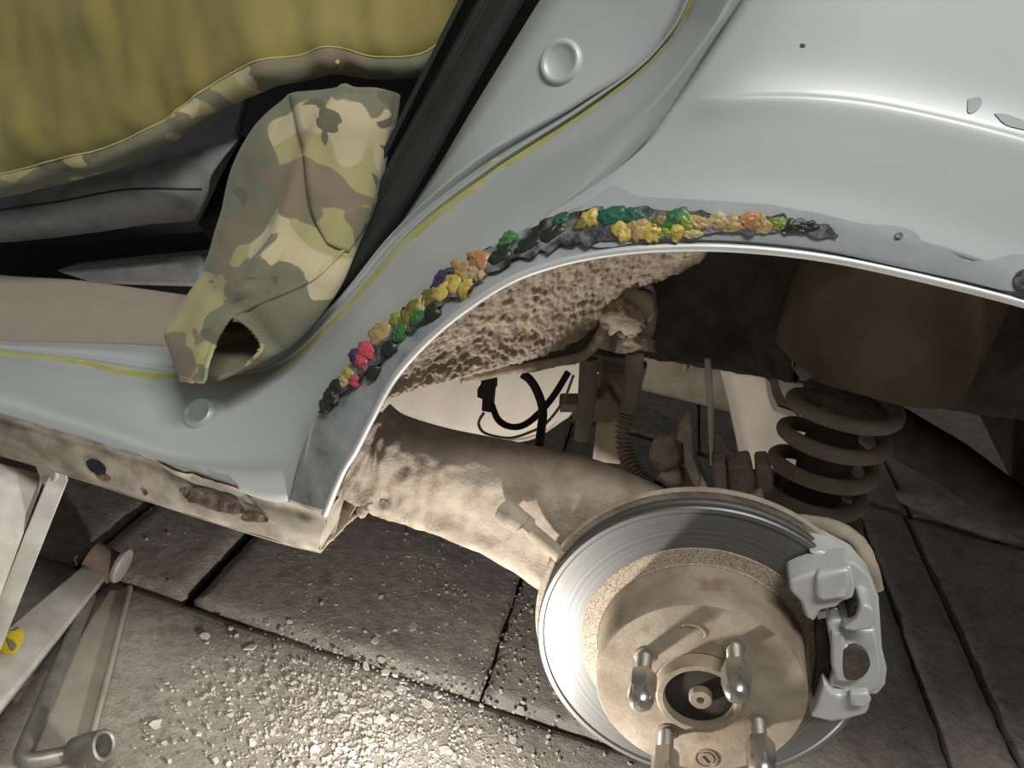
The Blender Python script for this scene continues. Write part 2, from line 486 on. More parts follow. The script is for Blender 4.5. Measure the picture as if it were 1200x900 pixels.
K5 = [(-120, 405, .030), (0, 424, .028), (100, 444, .022), (206, 464, .012), (332, 448, .008), (414, 374, .010), (502, 284, .010), (602, 208, .004), (716, 130, -.004), (800, 46, -.008), (872, -80, -.008)]
K6 = [(-120, 425, -.010), (0, 450, -.012), (108, 480, -.014), (218, 508, -.018), (340, 482, -.022), (424, 398, -.020), (518, 305, -.020), (622, 226, -.028), (738, 140, -.046), (822, 46, -.054), (894, -76, -.054)]
K7 = [(-120, 440, -.030), (0, 468, -.032), (116, 502, -.034), (222, 534, -.040), (346, 530, -.050), (418, 428, -.052), (528, 318, -.050), (642, 248, -.052), (752, 150, -.052), (836, 42, -.053), (908, -74, -.053)]
K8 = [(-120, 455, -.036), (0, 486, -.038), (116, 520, -.040), (222, 552, -.044), (338, 587, -.052), (372, 485, -.062), (500, 345, -.060), (610, 272, -.058), (742, 184, -.046), (846, 34, -.034), (918, -72, -.034)]
jamb = loft('door_jamb', [K0, K1, K2, K3, K4, K5, K6, K7, K8], 14, 5, M['paint'], car, ext=(.35, .3))
solid(jamb, 0.0012)
# --- outer quarter panel, rows from the arch to above the flare crease
T = [(338, 587, -.052), (352, 535, -.056), (372, 485, -.062), (400, 440, -.062), (440, 395, -.061), (500, 345, -.060), (560, 298, -.059), (610, 272, -.058), (655, 252, -.060), (698, 238, -.064), (760, 243, -.072), (850, 246, -.077), (960, 260, -.080), (1060, 283, -.080), (1200, 326, -.080), (1340, 378, -.078)]
Q0 = [(612, 271, -.0585), (698, 238, -.064), (760, 243, -.072), (850, 246, -.077), (960, 260, -.080), (1060, 283, -.080), (1200, 326, -.080), (1340, 378, -.078)]
Q1 = [(674, 231, -.054), (730, 206, -.058), (792, 204, -.066), (872, 206, -.071), (972, 219, -.074), (1072, 241, -.074), (1205, 282, -.074), (1342, 332, -.072)]
Q2 = [(742, 184, -.046), (775, 156, -.050), (826, 152, -.060), (894, 152, -.065), (984, 161, -.068), (1082, 180, -.068), (1205, 214, -.068), (1344, 262, -.066)]
Q3 = [(772, 145, -.042), (800, 124, -.046), (846, 118, -.058), (922, 116, -.062), (1002, 122, -.064), (1092, 139, -.064), (1205, 168, -.064), (1346, 212, -.062)]
Q4 = [(778, 136, -0.0410), (806, 113, -0.0445), (852, 108, -0.0545), (925, 106, -0.0582), (1004, 112, -0.0600), (1094, 129, -0.0600), (1206, 157, -0.0598), (1346, 200, -0.0580)]
Q5 = [(800, 102, -0.0380), (830, 76, -0.0415), (880, 72, -0.0490), (944, 70, -0.0522), (1014, 75, -0.0540), (1100, 92, -0.0540), (1208, 120, -0.0536), (1348, 162, -0.0520)]
Q6 = [(846, 34, -0.0340), (872, 8, -0.0365), (914, 2, -0.0425), (966, -2, -0.0450), (1030, 2, -0.0465), (1110, 16, -0.0465), (1212, 42, -0.0460), (1350, 84, -0.0445)]
Q7 = [(918, -72, -0.0340), (940, -98, -0.0330), (970, -104, -0.0355), (1010, -106, -0.0370), (1060, -104, -0.0375), (1130, -92, -0.0375), (1222, -70, -0.0370), (1354, -30, -0.0355)]
panel = loft('quarter_panel', [Q0, Q1, Q2, Q3, Q4, Q5, Q6, Q7], 14, 6, M['paint'], car, ext=(0, .30))
solid(panel, 0.0012)
# --- bare strip round the arch and its lip
L = [(381, 601, -.075), (401, 553, -.077), (417, 526, -.079), (437, 487, -.080), (464, 439, -.080), (508, 391, -.080), (556, 353, -.080), (604, 324, -.080), (652, 307, -.080), (702, 296, -.080), (765, 289, -.080), (850, 288, -.080), (950, 297, -.080), (1050, 316, -.080), (1196, 352, -.080), (1340, 397, -.080)]
def mid(a, b, t, dy): return [(lerp(p[0], q[0], t), lerp(p[1], q[1], t), lerp(p[2], q[2], t) + dy) for p, q in zip(a, b)]
strip = loft('arch_strip', [T, mid(T, L, .33, -.0006), mid(T, L, .7, -.0012), L], 10, 6, M['primer'], car, ext=(0, .30))
solid(strip, 0.0012)
Lw = spline(stretch([A(p) for p in L], 0, .30), 12)
lip = tube('arch_lip', [p + Vector((0, -.0008, -.0010)) for p in Lw], 0.0027, M['steel'], car, 8)
fl_rows = [[p.copy() for p in Lw], [p + Vector((0.000, .014, .002)) for p in Lw]]
o = solid(face_cam(grid_mesh('arch_return_flange', fl_rows, M['liner'], car)), .001)

bv_body = []
for ob in (strip, panel, jamb):
    me = ob.data
    bv_body.append(BVHTree.FromPolygons([v.co.copy() for v in me.vertices], [tuple(p.vertices) for p in me.polygons]))
def hit(u, v, trees=None):
    best = None
    for du, dv in ((0, 0), (0, 1.5), (0, -1.5), (2, 0), (-2, 0), (0, 4), (0, -4), (5, 0), (-5, 0)):
        for t in (trees or bv_body):
            h = t.ray_cast(CAM, ray(u + du, v + dv))
            if h[0] is not None and (best is None or h[3] < best[2]): best = (h[0], h[1], h[3])
        if best is not None: break
    if best is None: return A((u, v, -.06)), Vector((0, -1, 0))
    nrm = best[1]
    if nrm.dot(CAM - best[0]) < 0: nrm = -nrm
    return best[0], nrm
def decal(name, poly, mat, parent, th=0.0006, lift=0.0004, trees=None, n=3, rough=0.0, jit=0.0, flat=True):
    """thin raised layer with a traced outline lying on the body sheet"""
    P2 = spline([Vector((u, v, 0)) for u, v in poly + [poly[0]]], n)[:-1]
    if jit: P2 = [p + Vector((noise.noise(p * .075) * jit, noise.noise(p * .075 + Vector((40, 9, 3))) * jit, 0)) for p in P2]
    bm = bmesh.new()
    vs = [bm.verts.new((p.x, p.y, 0)) for p in P2]
    es = [bm.edges.new((vs[i], vs[(i + 1) % len(vs)])) for i in range(len(vs))]
    bmesh.ops.triangle_fill(bm, edges=es, use_beauty=True)
    for _ in range(7):
        le = [e for e in bm.edges if e.calc_length() > 11]
        if not le: break
        bmesh.ops.subdivide_edges(bm, edges=le, cuts=1)
        bmesh.ops.triangulate(bm, faces=bm.faces)
    for v in bm.verts:
        p, nr = hit(v.co.x, v.co.y, trees)
        nd = (nr * .35 + Vector((0, -1, .1))).normalized() if flat else nr
        v.co = p + nd * (lift + th + (abs(fbm(p, 120, 3)) * rough if rough else 0))
    me = bpy.data.meshes.new(name); bm.to_mesh(me); bm.free()
    o = link(name, me, mat, parent); face_cam(o); solid(o, th); o.modifiers[-1].use_rim = False
    return o
# yellow overspray line of seam sealer down the jamb and along the sill
yl = [(u, v) for (u, v, _) in K4]
ys = spline([Vector((u, v, 0)) for u, v in yl], 10)
pts = []
for i, p in enumerate(ys):
    h, nr = hit(p.x, p.y, [bv_body[2]]); pts.append((h, nr))
rows = []
for k in range(7):
    t = k / 6 * 2 - 1
    row = []
    for i, (h, nr) in enumerate(pts):
        tg = (pts[min(i + 1, len(pts) - 1)][0] - pts[max(i - 1, 0)][0]).normalized()
        sd = tg.cross(nr).normalized()
        wd = 0.0078 * (1 + 0.25 * fbm(h, 25, 2))
        row.append(h + sd * wd * t + nr * (0.0007 * (1 - t * t) + .0002))
    rows.append(row)
face_cam(grid_mesh('seam_sealer', rows, M['yellow'], jamb))
# round plugs pressed into the jamb
for (u, v, r) in ((657, 73, .0155), (233, 484, .0135)):
    h, nr = hit(u, v, [bv_body[2]])
    lathe('round_plug', [(0, .0008), (r * .62, .0008), (r * .74, .0022), (r * .88, .0034), (r, .0024), (r * 1.08, .0002), (r * 1.1, -.002)], M['paint'], jamb, h, nr, 40, ang=60)
# grey primer with a wavy upper edge over the arch, and worn spots in the paint
decal('primer_layer', [(690, 236), (716, 218), (728, 220), (748, 230), (800, 233), (850, 236), (905, 240), (915, 242), (960, 250), (1010, 262), (1045, 264), (1072, 272), (1080, 284), (1102, 288), (1118, 298), (1135, 305), (1160, 304), (1200, 298), (1260, 330), (1196, 342), (1120, 326), (1040, 309), (950, 290), (850, 281), (760, 282), (702, 290), (660, 270)], M['prime'], panel, .0008, .0012)
decal('paint_chip', [(1165, 133), (1180, 134), (1210, 146), (1230, 158), (1200, 152), (1178, 146)], M['prime'], panel, .0003, .0003)
decal('paint_chip', [(1134, 116), (1148, 114), (1150, 122), (1144, 130), (1134, 132)], M['prime'], panel, .0003, .0003)
decal('paint_chip', [(938, 51), (943, 52), (943, 55), (938, 54)], M['rustd'], panel, .0003, .0003)
decal('rust_spot', [(1048, 273), (1054, 272), (1057, 276), (1053, 279), (1048, 278)], M['hole'], panel, .0004, .0028)
decal('rust_hole', [(1190, 318), (1200, 314), (1215, 318), (1215, 340), (1200, 345), (1188, 336), (1186, 326)], M['hole'], panel, .0005, .0028)
# black rust-eaten gash behind the arch edge, and the coloured modelling clay packed into it
decal('rust_gash', [(372, 482), (385, 455), (408, 428), (440, 394), (470, 366), (505, 338), (545, 306), (575, 290), (610, 276), (650, 254), (690, 247), (740, 243), (800, 246), (860, 250), (925, 254), (965, 263), (985, 272), (960, 276), (915, 272), (880, 274), (830, 272), (785, 278), (740, 286), (700, 284), (660, 290), (620, 300), (582, 318), (548, 340), (512, 362), (476, 394), (446, 422), (424, 446), (404, 462), (388, 478)], M['hole'], strip, .0006, .0026, [bv_body[0], bv_body[1]], 6, .0016, 9)
CL = dict(
    yellow=clay('yellow_clay', srgb(204, 182, 92)), ochre=clay('ochre_clay', srgb(190, 162, 108)), green=clay('green_clay', srgb(72, 126, 74)),
    teal=clay('teal_clay', srgb(50, 104, 82)), red=clay('pink_clay', srgb(210, 88, 96)), purple=clay('violet_clay', srgb(76, 64, 100)),
    orange=clay('orange_clay', srgb(196, 142, 100)), olive=clay('olive_clay', srgb(122, 116, 58)), dark=clay('dark_clay', srgb(52, 56, 48)), cream=clay('cream_clay', srgb(200, 182, 132)), lime=clay('lime_clay', srgb(140, 158, 62)))
def lump(u, v, ru, rv, ang, col, th=.0024, seed=0):
    """one pressed lump of clay; ru, rv in photo pixels of the body sheet"""
    h, nr = hit(u, v, [bv_body[0], bv_body[1]])
    s = (h - CAM).length / FPX
    e1 = (Vector((RC[0][0], RC[0][1], RC[0][2])) * math.cos(ang) - Vector((RC[1][0], RC[1][1], RC[1][2])) * math.sin(ang))
    e1 = (e1 - nr * e1.dot(nr)).normalized(); e2 = nr.cross(e1)
    V = [h + nr * (th + .0030)]; F = []; NU, NV = 22, 6
    sv = Vector((seed * 3.17, seed * 1.3, 0))
    for j in range(1, NV + 1):
        t = j / NV
        for i in range(NU):
            a = 2 * PI * i / NU; q = Vector((math.cos(a), math.sin(a), 0))
            Ro = 1 + .42 * noise.noise(q * 1.1 + sv) + .30 * noise.noise(q * 2.6 + sv) + .12 * noise.noise(q * 6 + sv)
            hgt = (1 - t ** 3) * (.75 + .55 * noise.noise(q * t * 2.4 + sv * 1.7) + .35 * noise.noise(q * t * 6 + sv))
            V.append(h + e1 * q.x * t * Ro * ru * s * 1.4 + e2 * q.y * t * Ro * rv * s * 1.3 + nr * (th * hgt + (.0030 if j < NV else -.001)))
    for i in range(NU): F.append((0, 1 + i, 1 + (i + 1) % NU))
    for j in range(NV - 1):
        for i in range(NU): F.append((1 + j * NU + i, 1 + (j + 1) * NU + i, 1 + (j + 1) * NU + (i + 1) % NU, 1 + j * NU + (i + 1) % NU))
    return mesh('clay_lump', V, F, CL[col], strip)
LUMPS = [(694, 258, 9, 8, 0, 'yellow'), (683, 266, 8, 5, .3, 'olive'), (716, 256, 15, 9, 0, 'teal'), (742, 255, 13, 7, 0, 'teal'), (729, 273, 9, 9, 0, 'yellow'), (748, 268, 11, 10, 0, 'ochre'),
         (764, 272, 10, 9, 0, 'yellow'), (772, 262, 9, 7, .5, 'olive'), (790, 257, 12, 8, .5, 'green'), (780, 273, 7, 6, 0, 'lime'), (793, 273, 7, 8, 0, 'yellow'), (806, 262, 8, 8, .4, 'lime'), (820, 262, 12, 6, -.1, 'ochre'),
         (841, 259, 11, 7, 0, 'cream'), (858, 263, 12, 7, 0, 'ochre'), (877, 259, 11, 7, 0, 'orange'), (893, 263, 9, 8, 0, 'ochre'), (911, 262, 8, 6, 0, 'lime'), (812, 274, 9, 4, 0, 'cream'),
         (563, 307, 10, 12, 1.0, 'orange'), (557, 321, 7, 6, .3, 'cream'), (544, 318, 9, 11, .6, 'ochre'), (549, 338, 10, 7, .5, 'yellow'), (534, 334, 9, 9, .4, 'yellow'), (520, 343, 11, 8, .5, 'yellow'), (519, 326, 12, 7, .6, 'purple'), (565, 325, 6, 5, 0, 'cream'),
         (505, 352, 9, 7, .6, 'olive'), (497, 358, 6, 8, .2, 'cream'), (485, 364, 10, 7, .6, 'olive'), (492, 372, 10, 7, .5, 'green'), (478, 375, 9, 7, .5, 'olive'), (472, 388, 9, 6, .5, 'green'), (468, 394, 6, 5, .5, 'green'), (468, 376, 7, 6, .5, 'lime'),
         (448, 391, 14, 9, .3, 'ochre'), (432, 412, 8, 9, 1.0, 'red'), (426, 424, 7, 7, .8, 'red'), (418, 418, 6, 6, .8, 'purple'), (411, 438, 6, 6, .6, 'yellow'), (406, 446, 6, 6, .6, 'cream'), (418, 446, 6, 5, .3, 'red'), (398, 452, 8, 6, .9, 'dark'),
         (390, 464, 7, 6, .9, 'dark'), (384, 474, 6, 6, .9, 'dark'), (440, 436, 8, 5, .6, 'dark'), (458, 408, 8, 6, .6, 'dark'), (596, 284, 10, 7, .5, 'green'), (660, 260, 9, 5, .2, 'teal'), (590, 300, 12, 8, .5, 'dark'), (620, 290, 13, 7, .3, 'dark'), (650, 275, 12, 7, .2, 'dark'), (508, 366, 8, 6, .5, 'dark'), (925, 265, 9, 6, 0, 'dark'), (945, 265, 9, 5, 0, 'dark')]
for i, l in enumerate(LUMPS):
    k_ = 1.35 if l[0] < 570 else 1.12
    lump(l[0], l[1], l[2] * 1.05, l[3] * k_, l[4], l[5], seed=i)

# --- dusty lower sill
S0 = [(-120, 455, -.036), (0, 486, -.038), (116, 520, -.040), (222, 552, -.044), (338, 587, -.052), (381, 601, -.072)]
S1 = [(-120, 461, -.030), (0, 492, -.032), (114, 526, -.034), (220, 558, -.037), (336, 594, -.044), (383, 608, -.060)]
S2 = [(-120, 478, -.031), (0, 509, -.033), (113, 543, -.034), (224, 577, -.037), (330, 609, -.043), (382, 618, -.052)]
S3 = [(-120, 500, -.030), (0, 530, -.030), (112, 564, -.030), (226, 601, -.032), (330, 633, -.036), (374, 645, -.040)]
S4 = [(-120, 502, -.022), (0, 532, -.022), (112, 566, -.022), (226, 603, -.022), (330, 635, -.024), (376, 646, -.026)]
wob = lambda v: v + Vector((0, 0.0016 * fbm(v, 30, 3), 0.0008 * fbm(v, 60, 2)))
sill = solid(loft('sill_flange', [S0, S1, S2, S3, S4], 16, 5, M['sill'], car, True, wob, ext=(.35, 0)), .0015)
e = [A(S0[-1]), A(S1[-1]), A(S2[-1]), A(S3[-1]), A(S4[-1])]
e2 = [p + Vector((-.004, .05, .004)) for p in e]
fix(grid_mesh('sill_end', [e, [lerp(a, b, .5) + Vector((.004, 0, 0)) for a, b in zip(e, e2)], e2], M['sill'], car))
bs_ = [stretch(c, .35, 0) for c in ([A(p) for p in S4], [A(p) + Vector((0, .09, -.0)) for p in S4], [A(p) + Vector((0, .14, .06)) for p in S4])]
solid(grid_mesh('sill_underside', loft_rows(bs_, 6, 3), M['duststeel'], car), .002)
bvs = [BVHTree.FromPolygons([v.co.copy() for v in sill.data.vertices], [tuple(p.vertices) for p in sill.data.polygons])]
decal('drain_hole_shade', [(102, 540), (108, 537), (118, 540), (125, 547), (124, 554), (116, 555), (106, 550)], M['void'], sill, .0003, .0012, bvs)  # dark disc on the surface paints the shade inside the hole
decal('rust_hole', [(213, 570), (228, 570), (246, 577), (268, 582), (284, 592), (286, 600), (270, 600), (250, 596), (230, 588), (216, 580)], M['rustd'], sill, .0005, .0008, bvs, 3, .004)
decal('rust_hole', [(288, 598), (300, 598), (315, 606), (312, 611), (298, 610), (284, 606)], M['rustd'], sill, .0005, .0008, bvs, 3, .003)
decal('rust_spot', [(168, 575), (172, 574), (174, 578), (170, 580)], M['rustd'], sill, .0005, .0006, bvs)
decal('rust_spot', [(112, 553), (126, 556), (130, 562), (118, 562)], M['rustd'], sill, .0004, .0006, bvs)
decal('sealer_ridge', [(185, 540), (215, 548), (250, 560), (280, 570), (300, 590), (290, 586), (270, 576), (240, 568), (210, 556)], M['sill'], sill, .0012, .0006, bvs, 3, .002)
tw = [A(p) for p in [(374, 645, -.038), (383, 636, -.030), (396, 624, -.02), (406, 613, -.012), (414, 606, -.008), (424, 600, -.005), (430, 592, -.002), (437, 590, 0)]]
tube('torn_metal_strip', spline(tw, 6), [.0016 + .0022 * max(0, fbm((i * .13, 0, 0), 3, 3)) + (.003 if 27 < i < 34 else 0) for i in range(43)], M['dust'], car, 8, lambda v: v + Vector((.001, 0, .001)) * fbm(v, 200, 2))

# --- beige scuff plate, rubber door seal
tr = [[(-130, 305, .16), (0, 322, .16), (90, 328, .16), (180, 340, .16), (236, 348, .16)],
      [(-130, 312, .150), (0, 330, .150), (90, 336, .150), (180, 346, .15), (236, 354, .15)],
      [(-130, 335, .125), (0, 356, .125), (90, 362, .125), (180, 368, .125), (240, 372, .12)],
      [(-130, 345, .118), (0, 366, .118), (90, 371, .118), (180, 376, .118), (240, 380, .115)],
      [(-130, 375, .094), (0, 392, .094), (90, 399, .094), (180, 400, .094), (240, 402, .09)],
      [(-130, 386, .086), (0, 401, .086), (90, 404, .086), (180, 405, .086), (240, 408, .08)]]
solid(loft('scuff_plate', tr, 8, 4, M['trim'], car, True, ext=(.35, 0)), .003)
G = [(268, 446, .066), (330, 408, .064), (378, 366, .062), (420, 318, .062), (468, 250, .062), (506, 186, .062), (548, 110, .062), (586, 44, .062), (630, -30, .062), (690, -130, .062)]
Gl = [(250, 420, .09), (300, 392, .09), (346, 350, .09), (392, 296, .09), (434, 226, .09), (470, 160, .09), (506, 96, .09), (540, 32, .09), (580, -40, .09), (640, -140, .09)]
gr = [[(p[0] + 2, p[1] + 2, p[2] + .004) for p in G], G, mid(G, Gl, .10, -.008), mid(G, Gl, .35, -.016), mid(G, Gl, .62, -.006), mid(G, Gl, .68, .002), mid(G, Gl, .9, -.004), [(p[0], p[1], p[2] + .02) for p in Gl]]
solid(loft('door_seal', gr, 10, 5, M['rubber'], car, True, ext=(0, .3)), .003)

# --- wheelhouse: caked front liner, dark inner wall, spring cup
def cake(amp, s):
    return lambda v: v + Vector((0.3, -1, -0.3)) * (amp * (abs(fbm(v, s, 5)) - .2) + amp * .35 * fbm(v, s * 3, 3))
li = [[(400, 520, -.060), (455, 420, -.055), (540, 340, -.03), (640, 285, .0), (740, 262, .03), (850, 250, .06)],
      [(418, 510, -.058), (470, 428, -.045), (556, 372, 0), (650, 325, .04), (730, 300, .075), (840, 285, .1)],
      [(430, 490, -.058), (468, 446, -.04), (560, 405, .02), (640, 372, .065), (712, 340, .10), (800, 318, .13)],
      [(440, 474, -.055), (478, 458, -.035), (560, 436, .025), (632, 416, .075), (690, 388, .11), (724, 342, .13)],
      [(444, 470, -.040), (482, 456, -.010), (562, 432, .06), (632, 410, .11), (690, 380, .14), (722, 338, .16)]]
solid(loft('arch_liner', li, 56, 32, M['liner'], car, True, cake(.0046, 75)), .003)
ed = [(448, 470, -.05), (530, 449, .0), (600, 431, .05), (650, 420, .09), (690, 400, .115), (712, 372, .13), (722, 340, .135)]
# flange edge with a pipe-like lower rim curling under the liner
rim = [(540, 444, .045), (580, 437, .06), (620, 430, .075), (655, 424, .09), (685, 416, .1), (700, 398, .105), (708, 382, .11), (722, 362, .115), (735, 345, .118)]
tube('liner_rim', spline([A(p) for p in rim], 8), [.0045 + .0015 * fbm((i, 0, 0), .2, 2) for i in range(65)], M['liner'], car, 8, cake(.002, 120))
iw = [[(690, 270, .16), (760, 262, .17), (850, 255, .17), (960, 260, .16)],
      [(712, 330, .16), (780, 320, .18), (850, 315, .185), (960, 320, .17)],
      [(728, 375, .17), (790, 380, .19), (850, 385, .20), (930, 390, .19)],
      [(740, 412, .18), (800, 424, .20), (870, 436, .21), (930, 445, .21)],
      [(742, 416, .24), (805, 420, .27), (880, 432, .28), (940, 440, .28)]]
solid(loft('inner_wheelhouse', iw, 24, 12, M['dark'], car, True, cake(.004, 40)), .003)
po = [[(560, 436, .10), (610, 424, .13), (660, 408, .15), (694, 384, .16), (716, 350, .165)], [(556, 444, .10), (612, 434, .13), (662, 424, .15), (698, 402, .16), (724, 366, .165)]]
solid(loft('liner_gap_shade', po, 8, 4, M['dark'], car), .003)  # dark sheet standing in for the shade beneath the liner edge
# caked bracket at the rim's end
def blob(name, c, r, mat, parent, amp=.25, s=40, seg=20, sy=(1, 1, 1), seed=0):
    V = []; F = []
    for j in range(seg // 2 + 1):
        el = -PI / 2 + PI * j / (seg // 2)
        for i in range(seg):
            a = 2 * PI * i / seg
            q = Vector((math.cos(a) * math.cos(el) * sy[0], math.sin(a) * math.cos(el) * sy[1], math.sin(el) * sy[2]))
            V.append(Vector(c) + q * r * (1 + amp * fbm(q * 1.0 + Vector((seed, 0, 0)), s * .05, 4)))
    for j in range(seg // 2):
        for i in range(seg): F.append((j * seg + i, j * seg + (i + 1) % seg, (j + 1) * seg + (i + 1) % seg, (j + 1) * seg + i))
    o = mesh(name, V, F, mat, parent); return fix(o)
prism_px('caked_bracket', [(712, 345), (735, 335), (765, 350), (768, 385), (762, 405), (735, 412), (726, 405), (722, 385), (706, 378)], .115, .17, M['liner'], car, .004)
blob('mud_crust', at(727, 372, y=.112), .018, M['liner'], car, .5, 60, 24, (1.1, .6, .8), 2)
blob('mud_crust', at(748, 400, y=.112), .013, M['liner'], car, .5, 60, 24, (1.2, .6, .6), 5)
# spring cup: vertical round cup hanging from the rail
cupc = (at(1013, 435, y=.15)); 
cx, cz = cupc.x, cupc.z
o = lathe('spring_cup', [(0, .012), (.05, .010), (.062, .004), (.074, 0), (.079, .004), (.081, .012), (.083, .06), (.082, .14), (.078, .20)], M['tower'], car, (cx, .155, cz), (0, 0, 1), 64, ang=60)
for v in o.data.vertices:
    v.co += Vector((v.co.x - cx, v.co.y - .155, 0)).normalized() * .003 * fbm(v.co, 28, 4)
# rest of the shell around the cup and behind, dark
rw = [[(930, 262, .20), (1040, 262, .22), (1180, 262, .20), (1330, 300, .15), (1460, 380, .05)],
      [(930, 350, .26), (1040, 350, .28), (1180, 350, .26), (1330, 400, .2), (1460, 470, .06)],
      [(930, 440, .29), (1040, 470, .30), (1180, 490, .28), (1330, 520, .22), (1460, 570, .07)]]
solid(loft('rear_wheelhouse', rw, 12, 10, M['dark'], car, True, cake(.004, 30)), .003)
# cabin and underbody shell
def sheet(name, pts, mat, th=.004, parent=car):
    return solid(mesh(name, pts, [(0, 1, 2, 3)], mat, parent, False), th, 0)
sheet('cabin_floor', [(-1.6, .20, .02), (-.42, .20, .02), (-.42, 1.4, .02), (-1.6, 1.4, .02)], M['seatd'])
sheet('cabin_bulkhead', [(-1.6, 1.2, .0), (.9, 1.2, .0), (.9, 1.2, 1.2), (-1.6, 1.2, 1.2)], M['seatd'])
sheet('shade_roof', [(-1.7, .02, 1.15), (1.0, .02, 1.15), (1.0, 1.3, 1.15), (-1.7, 1.3, 1.15)], M['paint'])  # unseen cover, added to keep the ceiling light out of the interior
sheet('shade_boot_floor', [(-.42, .30, .24), (1.0, .30, .22), (1.0, 1.4, .22), (-.42, 1.4, .24)], M['dark'])  # unseen underbody sheet, added to shade the space under the car
sheet('wheelhouse_shade_top', [(-.20, .09, .36), (1.0, -.02, .37), (1.0, .34, .36), (-.30, .34, .34)], M['dark'])  # unseen lid, added to block light falling into the wheel well
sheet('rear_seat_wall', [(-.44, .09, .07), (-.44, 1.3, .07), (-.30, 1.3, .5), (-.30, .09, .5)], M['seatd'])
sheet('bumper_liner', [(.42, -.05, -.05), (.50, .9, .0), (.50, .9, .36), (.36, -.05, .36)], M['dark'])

# ================================================================== UNDERBODY THINGS
# fuel tank
tk = thing('fuel_tank', at(560, 515, y=.30), 'pale dusty tank with rounded bottom behind the wheel arch liner', 'tank')
tkr = [[(380, 410, .30), (470, 400, .30), (560, 395, .30), (640, 390, .30), (720, 380, .30)],
       [(390, 450, .285), (470, 440, .285), (560, 436, .285), (640, 430, .285), (712, 420, .285)],
       [(400, 466, .28), (470, 474, .28), (555, 492, .28), (635, 486, .28), (690, 452, .285)],
       [(410, 470, .285), (468, 484, .285), (550, 508, .285), (630, 500, .285), (680, 466, .29)],
       [(420, 474, .30), (468, 490, .30), (548, 515, .30), (618, 516, .30), (668, 488, .30)],
       [(420, 472, .34), (468, 488, .34), (548, 513, .34), (618, 514, .34), (664, 486, .34)]]
solid(loft('tank_shell', tkr, 12, 6, M['tank'], tk), .003)
tube('tank_seam', spline([A(p) for p in [(470, 489, .295), (520, 507, .293), (552, 513, .292), (600, 516, .292), (640, 503, .293), (672, 470, .293)]], 8), .002, M['dust'], tk, 6)

# connector and its cable
wc = thing('wiring_connector', at(570, 470, y=.10), 'black electrical plug hanging from a looped cable under the liner', 'connector')
prism_px('plug_body', [(563, 445), (579, 443), (579, 458), (577, 462), (575, 484), (564, 482), (565, 468), (559, 466), (559, 456), (564, 455)], .085, .10, M['black'], wc, .001)
tube('wire', spline([A(p) for p in [(567, 484, .092), (563, 490, .093), (561, 497, .095), (566, 506, .10), (580, 511, .11), (600, 513, .12), (622, 506, .13), (640, 496, .14), (660, 470, .15), (672, 440, .15)]], 6), .0014, M['dust'], wc, 6)
tube('cable', spline([A(p) for p in [(576, 474, .092), (584, 492, .10), (598, 500, .11), (614, 498, .12), (632, 484, .13), (650, 462, .14), (666, 436, .145)]], 6), .0032, M['black'], wc, 8)
o = tube('breather_hose', spline([A(p) for p in [(612, 438, .10), (622, 446, .10), (631, 462, .10), (636, 482, .10), (634, 505, .105), (630, 532, .11)]], 6), .0042, M['black'], None, 8)
tag(o, 'thin black hose curving down from the liner rim to the arm', 'hose')

# mounting bracket straps with shock bolt
br = thing('shock_mount', at(705, 500, y=.2), 'upright steel mount with cross bolt behind the trailing arm', 'bracket')
prism_px('strap', [(704, 418), (740, 420), (738, 465), (728, 545), (694, 541), (702, 470)], .20, .215, M['duststeel'], br, .002)
tube('damper_body', [at(690, 420, y=.17), at(688, 470, y=.168), at(681, 515, y=.166)], [.009, .0095, .007], M['duststeel'], br, 14)
tube('cross_bolt', [at(657, 472, y=.175), at(676, 472, y=.175), at(720, 476, y=.19)], [.010, .010, .008], M['duststeel'], br, 6)
prism_px('bolt_boss', [(694, 468), (706, 466), (710, 458), (716, 460), (720, 468), (728, 472), (726, 492), (716, 498), (694, 496)], .165, .20, M['duststeel'], br, .003)
box('bracket_top', at(722, 428, y=.21), (.06, .02, .02), M['duststeel'], br, .003)

# corrugated handbrake cable
hb = thing('handbrake_cable', at(760, 570, y=.09), 'ribbed handbrake cable sheath curving down to the hub', 'cable')
pc = spline([A(p) for p in [(744, 415, .155), (742, 450, .15), (737, 480, .145), (731, 505, .135), (733, 530, .125), (743, 552, .11), (758, 566, .10), (776, 574, .09), (795, 576, .085)]], 26)
rr = []
for i in range(len(pc)):
    t = i / len(pc)
    rr.append(.0085 if t < .28 else (.0068 + .0014 * (1 if (i % 6) < 3 else -1)))
tube('ribbed_sheath', pc, rr, M['duststeel'], hb, 12)
lathe('end_ferrule', [(0, -.004), (.009, -.004), (.010, 0), (.010, .016), (.007, .02), (0, .02)], M['black'], hb, at(770, 575, y=.09), (.9, -.1, .1), 16)

